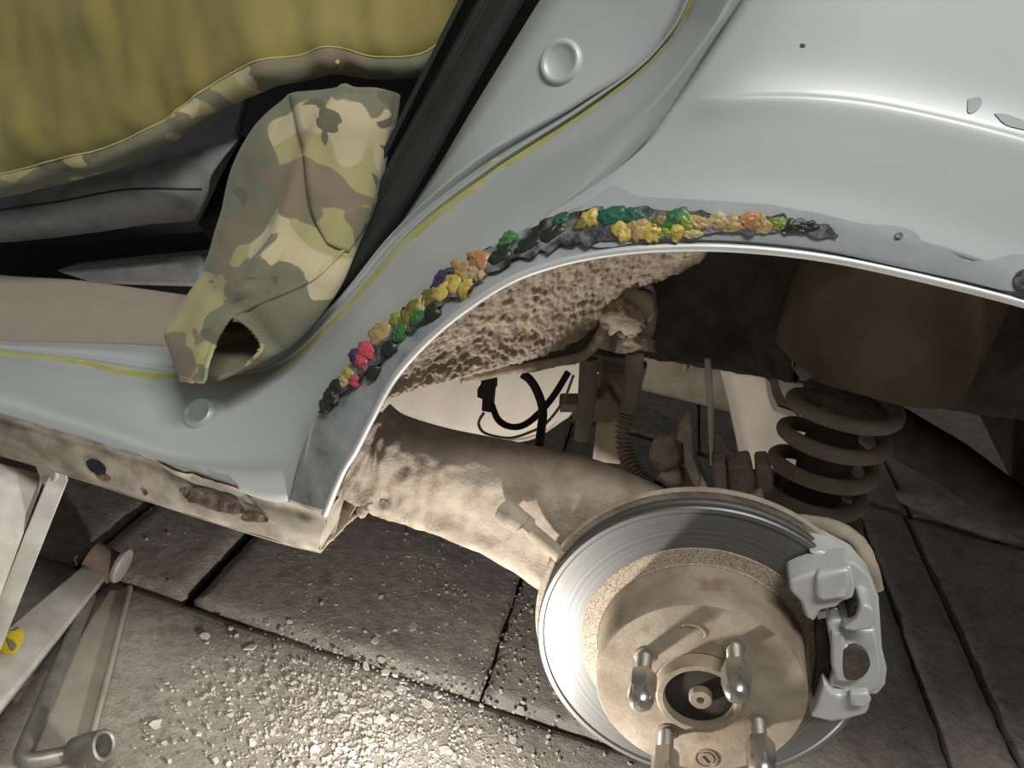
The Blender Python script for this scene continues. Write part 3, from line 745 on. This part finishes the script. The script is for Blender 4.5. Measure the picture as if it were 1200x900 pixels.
# muffler, heat shield, thin brake pipe seen through the well
mf = thing('muffler', at(810, 430, y=.75), 'dim grey rounded silencer far behind the thin brake pipe', 'muffler')
lathe('muffler_shell', [(0, -.13), (.05, -.13), (.065, -.12), (.07, -.10), (.07, .10), (.065, .12), (.05, .13), (0, .13)], M['duststeel'], mf, at(812, 420, y=.72), (1, 0.1, 0), 40)
tube('hanger', [at(803, 418, y=.64), at(802, 434, y=.64)], .005, M['dust'], mf, 8)
hs = thing('heat_shield', at(895, 500, y=.46), 'bright dusty bent sheet shield glimpsed left of the coil spring', 'shield')
hsr = [[(840, 424, 0.500), (862, 436, 0.470), (895, 438, 0.462), (955, 450, 0.490)],
       [(850, 460, 0.500), (868, 470, 0.468), (905, 472, 0.462), (960, 480, 0.480)],
       [(860, 505, 0.500), (876, 510, 0.468), (905, 510, 0.462), (955, 515, 0.475)],
       [(868, 545, 0.500), (880, 550, 0.468), (900, 548, 0.462), (950, 548, 0.470)]]
solid(loft('shield_sheet', hsr, 8, 6, M['tank'], hs, True, lambda v: v + Vector((0, .004 * fbm(v, 18, 3), 0))), .002)
prism_px('shield_rib', [(897, 441), (903, 448), (906, 462), (912, 476), (930, 482), (938, 490), (936, 493), (922, 488), (906, 482), (900, 466)], .448, .456, M['duststeel'], hs, .001)
o = tube('brake_pipe', [at(829, 420, y=.19), at(833, 480, y=.185), at(836, 545, y=.18)], .0032, M['tank'], None, 8)
tag(o, 'thin straight pale pipe standing upright above the hub bracket', 'pipe')

# trailing arm
ta = thing('trailing_arm', at(560, 600, y=.08), 'broad dusty trailing arm running from the sill to the hub', 'suspension arm')
sec = [  # (top pixel, bottom pixel, y centre, half thickness)
    ((452, 478), (400, 575), .060, .030), ((470, 492), (432, 588), .062, .032), ((520, 508), (482, 606), .064, .034), ((580, 520), (545, 630), .066, .035), ((640, 532), (604, 660), .066, .036),
    ((700, 546), (648, 692), .064, .036), ((760, 570), (700, 720), .060, .034), ((830, 600), (760, 760), .056, .03)]
rows = []
secs = spline([Vector((*A((*a, y)), )) for a, b, y, h in sec], 16)
secb = spline([Vector((*A((*b, y)), )) for a, b, y, h in sec], 16)
hh = spline([Vector((h, 0, 0)) for a, b, y, h in sec], 16)
SECP = 64
for tp, bt, h in zip(secs, secb, hh):
    c = (tp + bt) / 2; hx = (tp - bt) / 2
    row = []
    for k in range(SECP):
        a = 2 * PI * k / SECP
        ca_, sa_ = math.cos(a), math.sin(a)
        f = lambda q, e: math.copysign(abs(q) ** e, q)
        p = c + hx * f(ca_, .72) + Vector((0, -1, 0)) * h.x * f(sa_, .72)
        # pressed groove along the outer face
        if sa_ > .3: p += Vector((0, .007, 0)) * math.exp(-((ca_ + .25) / .22) ** 2)
        lump_ = math.exp(-((p.x + .30) / .07) ** 2)
        p += Vector((0, -1, 0)) * (.0022 * fbm(p, 30, 4) + (.0012 + .004 * lump_) * fbm(p, 75, 4)) * (1 if sa_ > 0 else 0)
        row.append(p)
    rows.append(row)
o = grid_mesh('arm_shell', rows, M['dust'], ta, None, True); fix(o)
F2 = mesh('arm_end_cap', rows[0], [tuple(range(SECP))], M['dust'], ta)
# stub with a long bolt bearing on the arm
lk = thing('stabiliser_link', at(625, 628, y=.02), 'short dusty rod with rounded head bolted across the trailing arm', 'link')
p0, p1, p2, p3 = at(590, 598, y=.022), at(604, 608, y=.015), at(618, 618, y=.012), at(672, 664, y=.018)
tube('link_head', [lerp(p0, p1, -.15), p0, lerp(p0, p1, .5), p1, lerp(p1, p2, .5), p2], [.006, .0105, .0115, .0105, .010, .008], M['dust'], lk, 16)
tube('link_rod', [p2, p3], [.0066, .0066], M['duststeel'], lk, 14)
tube('link_collar', [lerp(p2, p3, -.12), lerp(p2, p3, .02)], [.0095, .0095], M['dust'], lk, 6)

# hub bracket with bolts above the disc
hk = thing('hub_bracket', at(840, 580, y=.08), 'dusty cast bracket with bolts standing above the brake disc', 'bracket')
prism_px('lever', [(806, 497), (811, 500), (812, 535), (818, 556), (830, 582), (820, 583), (808, 560), (802, 545), (801, 520), (793, 516)], .055, .085, M['dust'], hk, .0015)
blob('bolt_cluster', at(783, 532, y=.075), .017, M['dust'], hk, .3, 50, 22, (.85, .8, 1.1), 3)
blob('bolt_cluster', at(787, 557, y=.072), .012, M['dust'], hk, .3, 50, 20, (1, .8, .9), 4)
prism_px('boss', [(834, 545), (850, 543), (852, 578), (836, 580)], .06, .09, M['dust'], hk, .003)
prism_px('boss', [(852, 548), (880, 544), (884, 560), (884, 580), (853, 580)], .065, .095, M['dust'], hk, .003)
prism_px('boss', [(886, 546), (902, 545), (904, 556), (907, 560), (905, 578), (888, 582)], .065, .095, M['dust'], hk, .003)
prism_px('plate', [(822, 560), (832, 580), (850, 585), (880, 584), (893, 575), (897, 590), (884, 598), (850, 594), (815, 590)], .05, .06, M['dust'], hk, .002)
prism_px('upright', [(838, 508), (846, 512), (852, 528), (862, 534), (862, 546), (846, 546), (836, 530)], .08, .09, M['duststeel'], hk, .002)

# coil spring
cs = thing('coil_spring', at(955, 600, y=.15), 'dusty coil spring standing between the hub arm and the brown cup', 'spring')
b0 = at(948, 588, y=.145); t0_ = at(1000, 448, y=.15)
pts = []; NTURN = 4.15; NS = 200
for i in range(NS + 1):
    t = i / NS; a = t * NTURN * 2 * PI + 2.4
    r = .0415 + .003 * t
    c = b0.lerp(t0_, t)
    pts.append(c + Vector((math.cos(a) * r, math.sin(a) * r, 0)))
tube('coil', pts, .0070, M['duststeel'], cs, 12)
o = lathe('bump_stop', [(0, .0), (.024, 0), (.026, .01), (.022, .03), (.026, .05), (.022, .07), (.018, .085), (0, .09)], M['dark'], cs, b0 + Vector((.0, .0, .0)), (t0_ - b0), 24)
lathe('spring_seat', [(0, -.012), (.045, -.012), (.052, -.008), (.052, -.004), (.03, 0), (0, 0)], M['duststeel'], cs, b0, (0, 0, 1), 40)

# ================================================================== BRAKE DISC
bd = thing('brake_disc', (0, -.02, -.135), 'worn steel brake disc with rusty hub and four long wheel studs', 'brake disc')
lathe('rotor', [(.098, -.0046), (.1295, -.0046), (.1305, -.0062), (.1340, -.0062), (.1352, -.005), (.1352, -.001), (.1335, .0), (.1335, .004), (.1352, .005), (.1352, .009), (.134, .010), (.085, .010), (.085, .0)], M['rotor'], bd, seg=160)
lathe('rust_ring', [(.0985, -.0044), (.0975, -.0052), (.0845, -.0054), (.0838, -.007)], M['ring'], bd, seg=128)
lathe('hat', [(.0840, -.004), (.0822, -.012), (.0806, -.046), (.0800, -.0512), (.0790, -.0525), (.036, -.0525), (.0345, -.0515), (.0335, -.0525), (.0330, -.0600), (.0315, -.0625), (.0275, -.0625), (.0262, -.0600), (.0262, -.050)], M['hat'], bd, seg=128, ang=32)
hub = lathe('hub_cap', [(.0262, -.0555), (.0235, -.0560), (.011, -.0565), (.010, -.0562), (0, -.0562)], M['black'], bd, seg=64)
lathe('axle_nut', [(.0088, -.055), (.0088, -.0610), (.0080, -.0625), (.0032, -.0625), (.0028, -.0605), (0, -.0605)], M['hat'], hub, (.001, 0, .0), (0, 1, 0), 24)
for a in (162, 77, 257, -12):
    x, z = .0505 * math.cos(math.radians(a)), .0505 * math.sin(math.radians(a))
    pr = [(.0085, -.0515), (.0085, -.0535), (.0058, -.0540)]
    k = -.055
    while k > -.078:
        pr += [(.0060, k), (.0053, k - .0008)]; k -= .0016
    pr += [(.0055, -.082)]
    st = lathe('wheel_stud', pr, M['stud'], bd, (x, 0, z), (0, 1, 0), 20, ang=70)
    # long chrome nut with hexagon and domed end
    V = []; F = []; NSEG = 24
    prof = [(.0072, -.0735, 0), (.0095, -.0745, 1), (.0102, -.078, 1), (.0102, -.092, 1), (.0098, -.0945, .5), (.0094, -.099, 0), (.0082, -.1035, 0), (.0055, -.1063, 0), (0.0001, -.1072, 0)]
    for (r, h, hexw) in prof:
        for i in range(NSEG):
            aa = 2 * PI * i / NSEG
            q = ((aa + PI / 6) % (PI / 3)) - PI / 6
            rh = r * (0.93 / math.cos(q)) if hexw else r
            rad = lerp(r, rh, hexw)
            V.append((x + math.cos(aa) * rad, h, z + math.sin(aa) * rad))
    for j in range(len(prof) - 1):
        for i in range(NSEG): F.append((j * NSEG + i, j * NSEG + (i + 1) % NSEG, (j + 1) * NSEG + (i + 1) % NSEG, (j + 1) * NSEG + i))
    autosmooth(fix(mesh('wheel_nut', V, F, M['nut'], st)), 35)
sx, sz = .025, -.062
s_ = lathe('set_screw', [(.0095, -.0522), (.0092, -.0535), (.0080, -.0535), (.0078, -.0522), (.0066, -.0522), (.0062, -.0538), (0, -.0538)], M['rust'], bd, (sx, 0, sz), (0, 1, 0), 28)
box('slot', (sx, -.0538, sz), (.0075, .0008, .0014), M['void'], s_, rot=Matrix.Rotation(.6, 3, 'Y'))
tube('crescent_mark', [Vector((-.021 + .0095 * math.cos(PI * i / 8 - .3), -.0526, .051 + .0055 * math.sin(PI * i / 8 - .3))) for i in range(9)], .0010, M['ring'], bd, 6)
o = lathe('dust_shield', [(.100, .0145), (.134, .0145), (.1385, .013), (.1405, .0145), (.1405, .017), (.138, .0185), (.100, .0185)], M['dust'], bd, seg=128)

# ================================================================== CALIPER
cp = thing('brake_caliper', (.11, 0, -.01), 'silver painted brake caliper clamped on the right of the disc', 'brake caliper')
pp = lambda n, poly, y0, y1, m='cal', bv=.0022, par=cp, sg=3: prism_px(n, poly, y0, y1, M[m], par, bv, sg)
pp('caliper_bridge', [(948, 648), (962, 646), (984, 653), (1004, 661), (1020, 676), (1030, 700), (1032, 728), (1034, 760), (1040, 785), (1038, 803), (1028, 815), (1004, 814), (1002, 790), (1012, 776), (1008, 757), (996, 748), (996, 728), (990, 712), (1002, 694), (990, 672), (970, 662)], -.012, .03)
pp('bracket_head', [(925, 682), (938, 676), (956, 670), (998, 664), (1003, 688), (1000, 702), (986, 706), (982, 712), (962, 716), (954, 730), (944, 724), (938, 706), (926, 694)], -.034, -.006, bv=.003)
pp('head_face', [(957, 673), (995, 667), (998, 680), (997, 690), (993, 702), (962, 706), (956, 700)], -.039, -.030, bv=.003)
pp('pad_spring', [(957, 717), (968, 716), (970, 724), (958, 727)], -.030, -.016, 'nut', .001)
pp('pad_spring', [(972, 715), (981, 713), (983, 721), (973, 724)], -.030, -.016, 'nut', .001)
pp('guide_pin', [(995, 712), (1006, 704), (1011, 712), (1004, 724), (994, 726)], -.03, .0, 'black', .002)
pp('corner_lug', [(988, 738), (1004, 726), (1008, 712), (1014, 708), (1024, 714), (1026, 732), (1022, 738), (1000, 741)], -.036, -.004, bv=.003)
pp('caliper_cheek', [(968, 728), (990, 726), (996, 740), (1026, 738), (1030, 756), (1034, 784), (1032, 808), (1018, 814), (992, 812), (980, 806), (970, 808), (976, 790), (974, 760)], -.024, -.006, bv=.003)
pp('finger', [(974, 742), (990, 742), (991, 760), (1000, 758), (1014, 766), (1020, 780), (1014, 796), (998, 801), (980, 800), (974, 780)], -.030, -.022, bv=.003)
pp('piston_hollow_shade', [(p.x, p.y) for p in spline([Vector((u, v, 0)) for u, v in [(989, 762), (1003, 758), (1015, 765), (1020, 778), (1014, 791), (1002, 798), (991, 795), (988, 780), (989, 762)]], 4)[:-1]], -.0308, -.026, 'dark', .0005, cp, 1)  # raised dark plate painting the shade of the round hollow
pp('brake_pad', [(957, 722), (968, 728), (972, 760), (974, 800), (966, 815), (952, 818), (958, 780), (956, 745)], -.018, -.006, 'black', .001)
pp('bracket_foot', [(949, 841), (956, 830), (966, 800), (976, 812), (984, 816), (1002, 812), (1018, 818), (1020, 828), (1016, 838), (990, 845), (974, 847)], -.030, -.006, bv=.003)
pp('pin_boot', [(996, 814), (1018, 812), (1022, 822), (1014, 830), (998, 828)], -.036, -.028, bv=.002)
bh = spline([A(p) for p in [(920, 610, .03), (950, 612, .028), (975, 617, .024), (1000, 630, .018), (1014, 648, .012), (1022, 668, .010), (1026, 690, .012)]], 8)
o = tube('brake_hose', bh, .0056, M['duststeel'], None, 12, lambda v: v + Vector((1, 1, 1)) * .0012 * fbm(v, 60, 3))
tag(o, 'dusty brake hose arching over the caliper from the hub', 'hose')

# far right: mud lump and rear crossbeam in the gloom
o = blob('mud_clod', at(1150, 602, z=GZ + .02), .10, M['concrete'], None, .5, 40, 28, (1.5, .7, .32), 6)
tag(o, 'dim heap of dried mud on the floor behind the wheel', 'mud')
ab = tube('rear_axle_beam', [at(960, 455, y=.42), at(1040, 500, y=.46), at(1110, 540, y=.5), at(1250, 640, y=.56)], [.03, .032, .032, .03], M['dark'], None, 16)
tag(ab, 'dark round axle beam crossing behind the coil spring', 'axle')

# ================================================================== JACKET
jk = thing('camouflage_jacket', at(230, 200, y=.16), 'olive lined camouflage jacket heaped in the doorway with one sleeve hanging out', 'jacket')
bot = [(-120, 245, .10), (0, 228, .10), (60, 214, .10), (130, 196, .10), (200, 164, .105), (262, 122, .11), (312, 100, .115), (350, 92, .12), (392, 82, .12), (440, 88, .12), (492, 84, .125), (524, 62, .13), (560, 20, .15), (590, -40, .17)]
def row(t, dy, up):
    out = []
    for i, (u, v, y) in enumerate(bot):
        tu = lerp(u, lerp(-120, 620, i / 13), t); out.append((tu, lerp(v, -150, t) - 0 * up, y + dy))
    return out
def drape(v):
    d = .016 * fbm(Vector((v.x * 1.3 + v.z * .8, 0, v.z * .5)), 8, 3) + .006 * fbm((v.x, v.y, v.z), 16, 3)
    return v + Vector((0, -1, .2)) * d
jr = [row(0, 0, 0), row(.06, -.008, 0), row(.18, -.012, 0), row(.4, .01, 0), (row(.7, .05, 0)), row(1.0, .10, 0)]
o = solid(loft('jacket_body', jr, 12, 8, M['olive'], jk, True, drape, ext=(.2, 0)), .002, 0)
def hemw(u): return 26 if u > 60 else 22
hem0 = [(u, v + 3, y - .004) for (u, v, y) in bot]
hem2 = [(u - 4 - (6 if 180 < u < 330 else 0), v - 23 - (6 if 250 < u < 420 else 0), y - .0135) for (u, v, y) in bot]
hem1 = [(lerp(a[0], b[0], .5), lerp(a[1], b[1], .5), lerp(a[2], b[2], .5) - .005) for a, b in zip(hem0, hem2)]
solid(loft('hem', [[(p[0], p[1] - 2, p[2] + .010) for p in hem0], hem0, hem1, hem2], 12, 4, M['camo'], jk, True, drape, ext=(.2, 0)), .0015, 0)
tube('stitch_line', [drape(p) + Vector((0, -.001, 0)) for p in spline([A(p) for p in hem2], 12)], .0008, M['thread'], jk, 6)
# side seam and fold at the top right of the jacket
tube('seam_cord', [drape(p) for p in spline([A(p) for p in [(384, -10, .150), (394, 14, .138), (404, 36, .128), (400, 58, .115), (392, 74, .104)]], 8)], .0016, M['thread'], jk, 6)
# sleeve: flattened tube, sections from shoulder to cuff
ss = [((338, 112), (468, 112), .115, .020), ((300, 150), (464, 140), .108, .024), ((272, 200), (454, 180), .098, .027), ((258, 258), (440, 236), .080, .029), ((238, 318), (418, 290), .056, .030), ((208, 366), (394, 342), .030, .030), ((194, 386), (350, 396), .008, .028), ((200, 412), (306, 424), -.012, .025), ((212, 447), (256, 446), -.024, .019)]
sl = spline([A((*a, y)) for a, b, y, h in ss], 9); sr = spline([A((*b, y)) for a, b, y, h in ss], 9); sh = spline([Vector((h, 0, 0)) for *_, h in ss], 9)
rows = []; NP = 72
vd = Vector((RC[2][0], RC[2][1], RC[2][2]))
for i, (a, b, h) in enumerate(zip(sl, sr, sh)):
    c = (a + b) / 2; hx = (b - a) / 2; row_ = []; tt = i / (len(sl) - 1)
    for k in range(NP):
        an = 2 * PI * k / NP
        q = math.cos(an); s = math.sin(an)
        p = c + hx * q - vd * h.x * s * (1 - .25 * q * q)
        if s > 0:
            f1 = .010 * math.exp(-((q - .05 + .25 * (tt - .4)) / .10) ** 2) * (1 if tt < .62 else 0.3)        # long fold
            f2 = .008 * math.exp(-((tt - .66 - .16 * q) / .030) ** 2)                                   # crease over the elbow
            f3 = .006 * math.exp(-((tt - .50 - .10 * q) / .03) ** 2) * (1 if q > .2 else .2)
            p += -vd * (f1 - f2 + f3 + .0075 * fbm(p, 14, 3) + .006 * (.3 - abs(noise.noise(Vector((p.x * 26 + p.z * 14, p.y * 8, p.z * 9)))))) * (s ** .5)
        row_.append(p)
    rows.append(row_)
HOLE = [(238, 450), (244, 424), (252, 402), (262, 383), (272, 372), (286, 380), (298, 392), (306, 407), (296, 420), (278, 434), (256, 448), (247, 456)]
def inpoly(u, v, poly):
    c = False; n = len(poly)
    for i in range(n):
        (x1, y1), (x2, y2) = poly[i], poly[(i + 1) % n]
        if (y1 > v) != (y2 > v) and u < (x2 - x1) * (v - y1) / (y2 - y1) + x1: c = not c
    return c
def px(P):
    q = RC @ (Vector(P) - CAM); return (600 + FPX * q.x / q.z, 450 + FPX * q.y / q.z)
V = [p for r in rows for p in r]; F = []; Fall = []
for i in range(len(rows) - 1):
    for k in range(NP):
        k2 = (k + 1) % NP
        f = (i * NP + k, i * NP + k2, (i + 1) * NP + k2, (i + 1) * NP + k); Fall.append(f)
        front = math.sin(2 * PI * (k + .5) / NP) > 0
        c = sum((V[x] for x in f), Vector()) / 4
        if not (front and inpoly(*px(c), HOLE)): F.append(f)
bvsl = [BVHTree.FromPolygons(V, Fall)]
sleeve = mesh('sleeve', V, F, M['camo'], jk); fix(sleeve); solid(sleeve, .0016, 0)
def edge(pix, r, name):
    P = [hit(p.x, p.y, bvsl) for p in spline([Vector((u, v, 0)) for u, v in pix], 5)]
    tube(name, [h + n * r * .4 for h, n in P], r, M['camo'], jk, 8)
edge([(214, 444), (226, 446), (238, 446), (243, 426), (250, 404), (260, 385), (271, 371), (290, 362), (312, 352), (345, 338), (372, 322), (394, 302), (404, 290)], .0020, 'cuff_edge')
edge([(271, 371), (286, 379), (299, 391), (307, 407), (297, 420), (278, 434), (258, 442)], .0018, 'cuff_edge')
edge([(346, 116), (352, 150), (364, 200), (372, 240), (384, 262), (398, 276), (416, 270)], .0011, 'sleeve_seam')
edge([(416, 120), (412, 170), (408, 220), (404, 262)], .0008, 'sleeve_seam')
fa = [(338, 108), (347, 140), (356, 180), (361, 220), (367, 252), (384, 286)]
fb = [(466, 110), (462, 140), (453, 180), (444, 220), (434, 256), (408, 296)]
fr = []
for t in [i / 14 for i in range(15)]:
    r_ = []
    for a, b in zip(spline([Vector((u, v, 0)) for u, v in fa], 8), spline([Vector((u, v, 0)) for u, v in fb], 8)):
        q = lerp(a, b, t); h_, n_ = hit(q.x, q.y, bvsl)
        fade = min(1, (len(r_)) / 10) * min(1, (41 - len(r_)) / 16)
        off = fade * (.0050 * (1 - t) ** .6 + .003 * math.sin(PI * t)) + .0012 + .003 * fbm(h_, 22, 2) * math.sin(PI * t)
        r_.append(h_ + (CAM - h_).normalized() * off)
    fr.append(r_)
fr.insert(0, [p - (CAM - p).normalized() * .008 + Vector((.003, 0, 0)) for p in fr[0]])
solid(face_cam(grid_mesh('sleeve_fold', fr, M['camo'], jk)), .0014, 0)

# ================================================================== SEAT
sr_ = [[(-140, 190, 0.290), (0, 170, 0.280), (100, 150, 0.270), (200, 130, 0.250), (290, 110, 0.220)],
       [(-140, 222, 0.200), (0, 206, 0.190), (100, 190, 0.180), (190, 172, 0.170), (282, 150, 0.160)],
       [(-140, 245, 0.160), (0, 236, 0.150), (100, 214, 0.145), (190, 188, 0.140), (274, 168, 0.140)],
       [(-140, 262, 0.155), (0, 255, 0.140), (100, 238, 0.135), (180, 216, 0.130), (246, 206, 0.135)],
       [(-140, 275, 0.160), (0, 270, 0.145), (100, 256, 0.140), (180, 240, 0.135), (242, 230, 0.140)],
       [(-140, 284, 0.180), (0, 282, 0.170), (100, 272, 0.165), (170, 262, 0.160), (232, 256, 0.160)],
       [(-140, 284, 0.230), (0, 284, 0.220), (100, 274, 0.215), (170, 264, 0.210), (230, 258, 0.210)]]
se = solid(loft('seat', sr_, 14, 5, M['seat'], car, True, lambda v: v + Vector((0, -1, 0)) * .005 * fbm(v, 14, 3)), .003)
tube('bolster_seam', spline([A(p) for p in [(-60, 256, .135), (0, 246, .130), (70, 236, .126), (150, 222, .123), (236, 222, .128)]], 8), .0012, M['seatd'], se, 6)
sb = [[(-140, 282, .30), (0, 280, .30), (120, 280, .29), (260, 270, .28)],
      [(-140, 310, .28), (0, 312, .27), (120, 318, .26), (270, 318, .25)],
      [(-140, 345, .24), (0, 348, .24), (120, 350, .24), (280, 352, .24)]]
solid(loft('seat_base', sb, 12, 5, M['seatd'], se), .003)
prism_px('seat_bracket', [(60, 318), (150, 308), (236, 300), (240, 338), (110, 334)], .225, .27, M['seat'], se, .006)
sq = [[(232, 262, .22), (248, 230, .215), (262, 200, .21), (284, 160, .21)], [(262, 300, .2), (290, 262, .2), (310, 220, .2), (330, 170, .2)], [(300, 330, .24), (330, 280, .24), (350, 230, .24), (380, 150, .24)]]
solid(loft('seat_skirt', sq, 8, 4, M['seatd'], se), .003)

# ================================================================== JACK, PLATE, WRENCH
def beam(a, b, wd, ht, up=(0, 0, 1)):
    pass
def chan(name, A0, B0, w0, w1, fl_, th, mat, parent, side):
    """U channel from A0 to B0: web of width w0..w1 facing `side`, flanges fl_ deep behind it"""
    ax = (B0 - A0).normalized(); sd = Vector(side); sd = (sd - ax * sd.dot(ax)).normalized(); wv = ax.cross(sd).normalized()
    V = []; n = 9
    for i in range(n):
        t = i / (n - 1); p = lerp(A0, B0, t); w_ = lerp(w0, w1, t) / 2
        prof = [(-w_, -fl_), (-w_, -.004), (-w_ * .86, 0), (w_ * .86, 0), (w_, -.004), (w_, -fl_)]
        V.append([p + wv * a + sd * b for a, b in prof])
    o = grid_mesh(name, V, mat, parent); solid(o, th, 0); autosmooth(o, 30)
    return o
jc = thing('car_jack', at(55, 700, z=GZ), 'grey steel car jack propped under the sill with a yellow paint mark', 'jack')
sad = at(58, 556, y=-.012)
vert = at(-70, 850, y=-.14)
foot = at(118, 662, z=GZ + .03)
vw = (CAM - lerp(vert, foot, .5)).normalized()
la = chan('lower_arm', vert, foot, .060, .026, .03, .0025, M['jack'], jc, vw + Vector((0, 0, .3)))
tube('pivot_roller', [foot + Vector((-.014, .0, .008)), foot + Vector((.018, .003, -.002))], [.019, .019], M['rust'], jc, 20)
lathe('pivot_washer', [(0, -.002), (.021, -.002), (.022, 0), (.022, .003), (.020, .005), (0, .005)], M['jack'], jc, foot + Vector((.022, .006, .004)), (.97, .1, -.15), 28)
uv_ = at(-55, 815, y=-.13)
ua = chan('upper_arm', sad + Vector((-.03, .0, -.004)), uv_ + Vector((-.02, 0, 0)), .040, .046, .02, .0025, M['jack'], jc, (CAM - sad).normalized())
p_a, p_b = at(70, 556, y=-.014), at(-12, 760, y=-.06)
d_ = (p_b - p_a).normalized()
sdv = (CAM - p_a).normalized(); sdv = (sdv - d_ * sdv.dot(d_)).normalized(); wv_ = d_.cross(sdv)
prism('side_link', [p_a - d_ * .006 + wv_ * .003, p_a - d_ * .006 - wv_ * .003, p_a + wv_ * -.008 + d_ * .004, p_b - wv_ * .009, p_b + wv_ * .009, p_a + wv_ * .008 + d_ * .004], -sdv * .003, M['jack'], jc, .0008)
prism_px('saddle', [(38, 540), (66, 549), (66, 562), (58, 572), (50, 570), (44, 556)], -.018, .03, M['jack'], jc, .002)
# yellow paint blotch on the lower arm
bvl = [BVHTree.FromPolygons([v.co.copy() for v in la.data.vertices], [tuple(p.vertices) for p in la.data.polygons])]
decal('paint_mark', [(-6, 742), (4, 738), (14, 742), (22, 738), (27, 746), (24, 756), (16, 768), (4, 768), (-6, 760)], M['yellowp'], la, .0004, .0022, bvl, flat=False)
decal('paint_drip', [(6, 750), (14, 754), (18, 760), (12, 766), (8, 758)], M['rust'], la, .0003, .0030, bvl, flat=False)

pl = [at(u, v, z=GZ + .006) for u, v in [(128, 692), (152, 690), (102, 884), (90, 960), (-40, 960), (14, 872)]]
mp = prism('steel_plate', pl, (0, 0, -.004), M['plate'], None, .001)
tag(mp, 'long flat dusty steel plate lying on the floor under the jack', 'plate')
e0, e1 = pl[1], lerp(pl[1], pl[2], 1.0)
o = tube('folded_edge', [e0 + Vector((0, 0, .002)), lerp(e0, e1, .5) + Vector((.001, 0, .003)), e1 + Vector((0, 0, .002))], .0035, M['plate'], mp, 8)

lw = thing('lug_wrench', at(60, 800, z=GZ + .01), 'L-shaped steel lug wrench with open socket lying on the plate', 'wrench')
RZ = GZ + .018
wp = [at(104, 700, z=RZ), at(70, 780, z=RZ), at(42, 846, z=RZ), at(28, 880, z=RZ), at(30, 890, z=RZ), at(48, 890, z=RZ), at(84, 882, z=RZ)]
tube('wrench_bar', spline(wp, 8), .0078, M['tool'], lw, 14)
s0, s1 = at(82, 882, z=RZ), at(122, 873, z=RZ + .002)
s1 = s1 + (CAM - s1).normalized() * .026
lathe('socket', [(.0, -.002), (.009, 0), (.013, .006), (.0145, .02), (.0145, (s1 - s0).length), (.0125, (s1 - s0).length + .0015), (.0105, (s1 - s0).length), (.010, .018), (0, .016)], M['tool'], lw, s0, (s1 - s0), 28, ang=40)
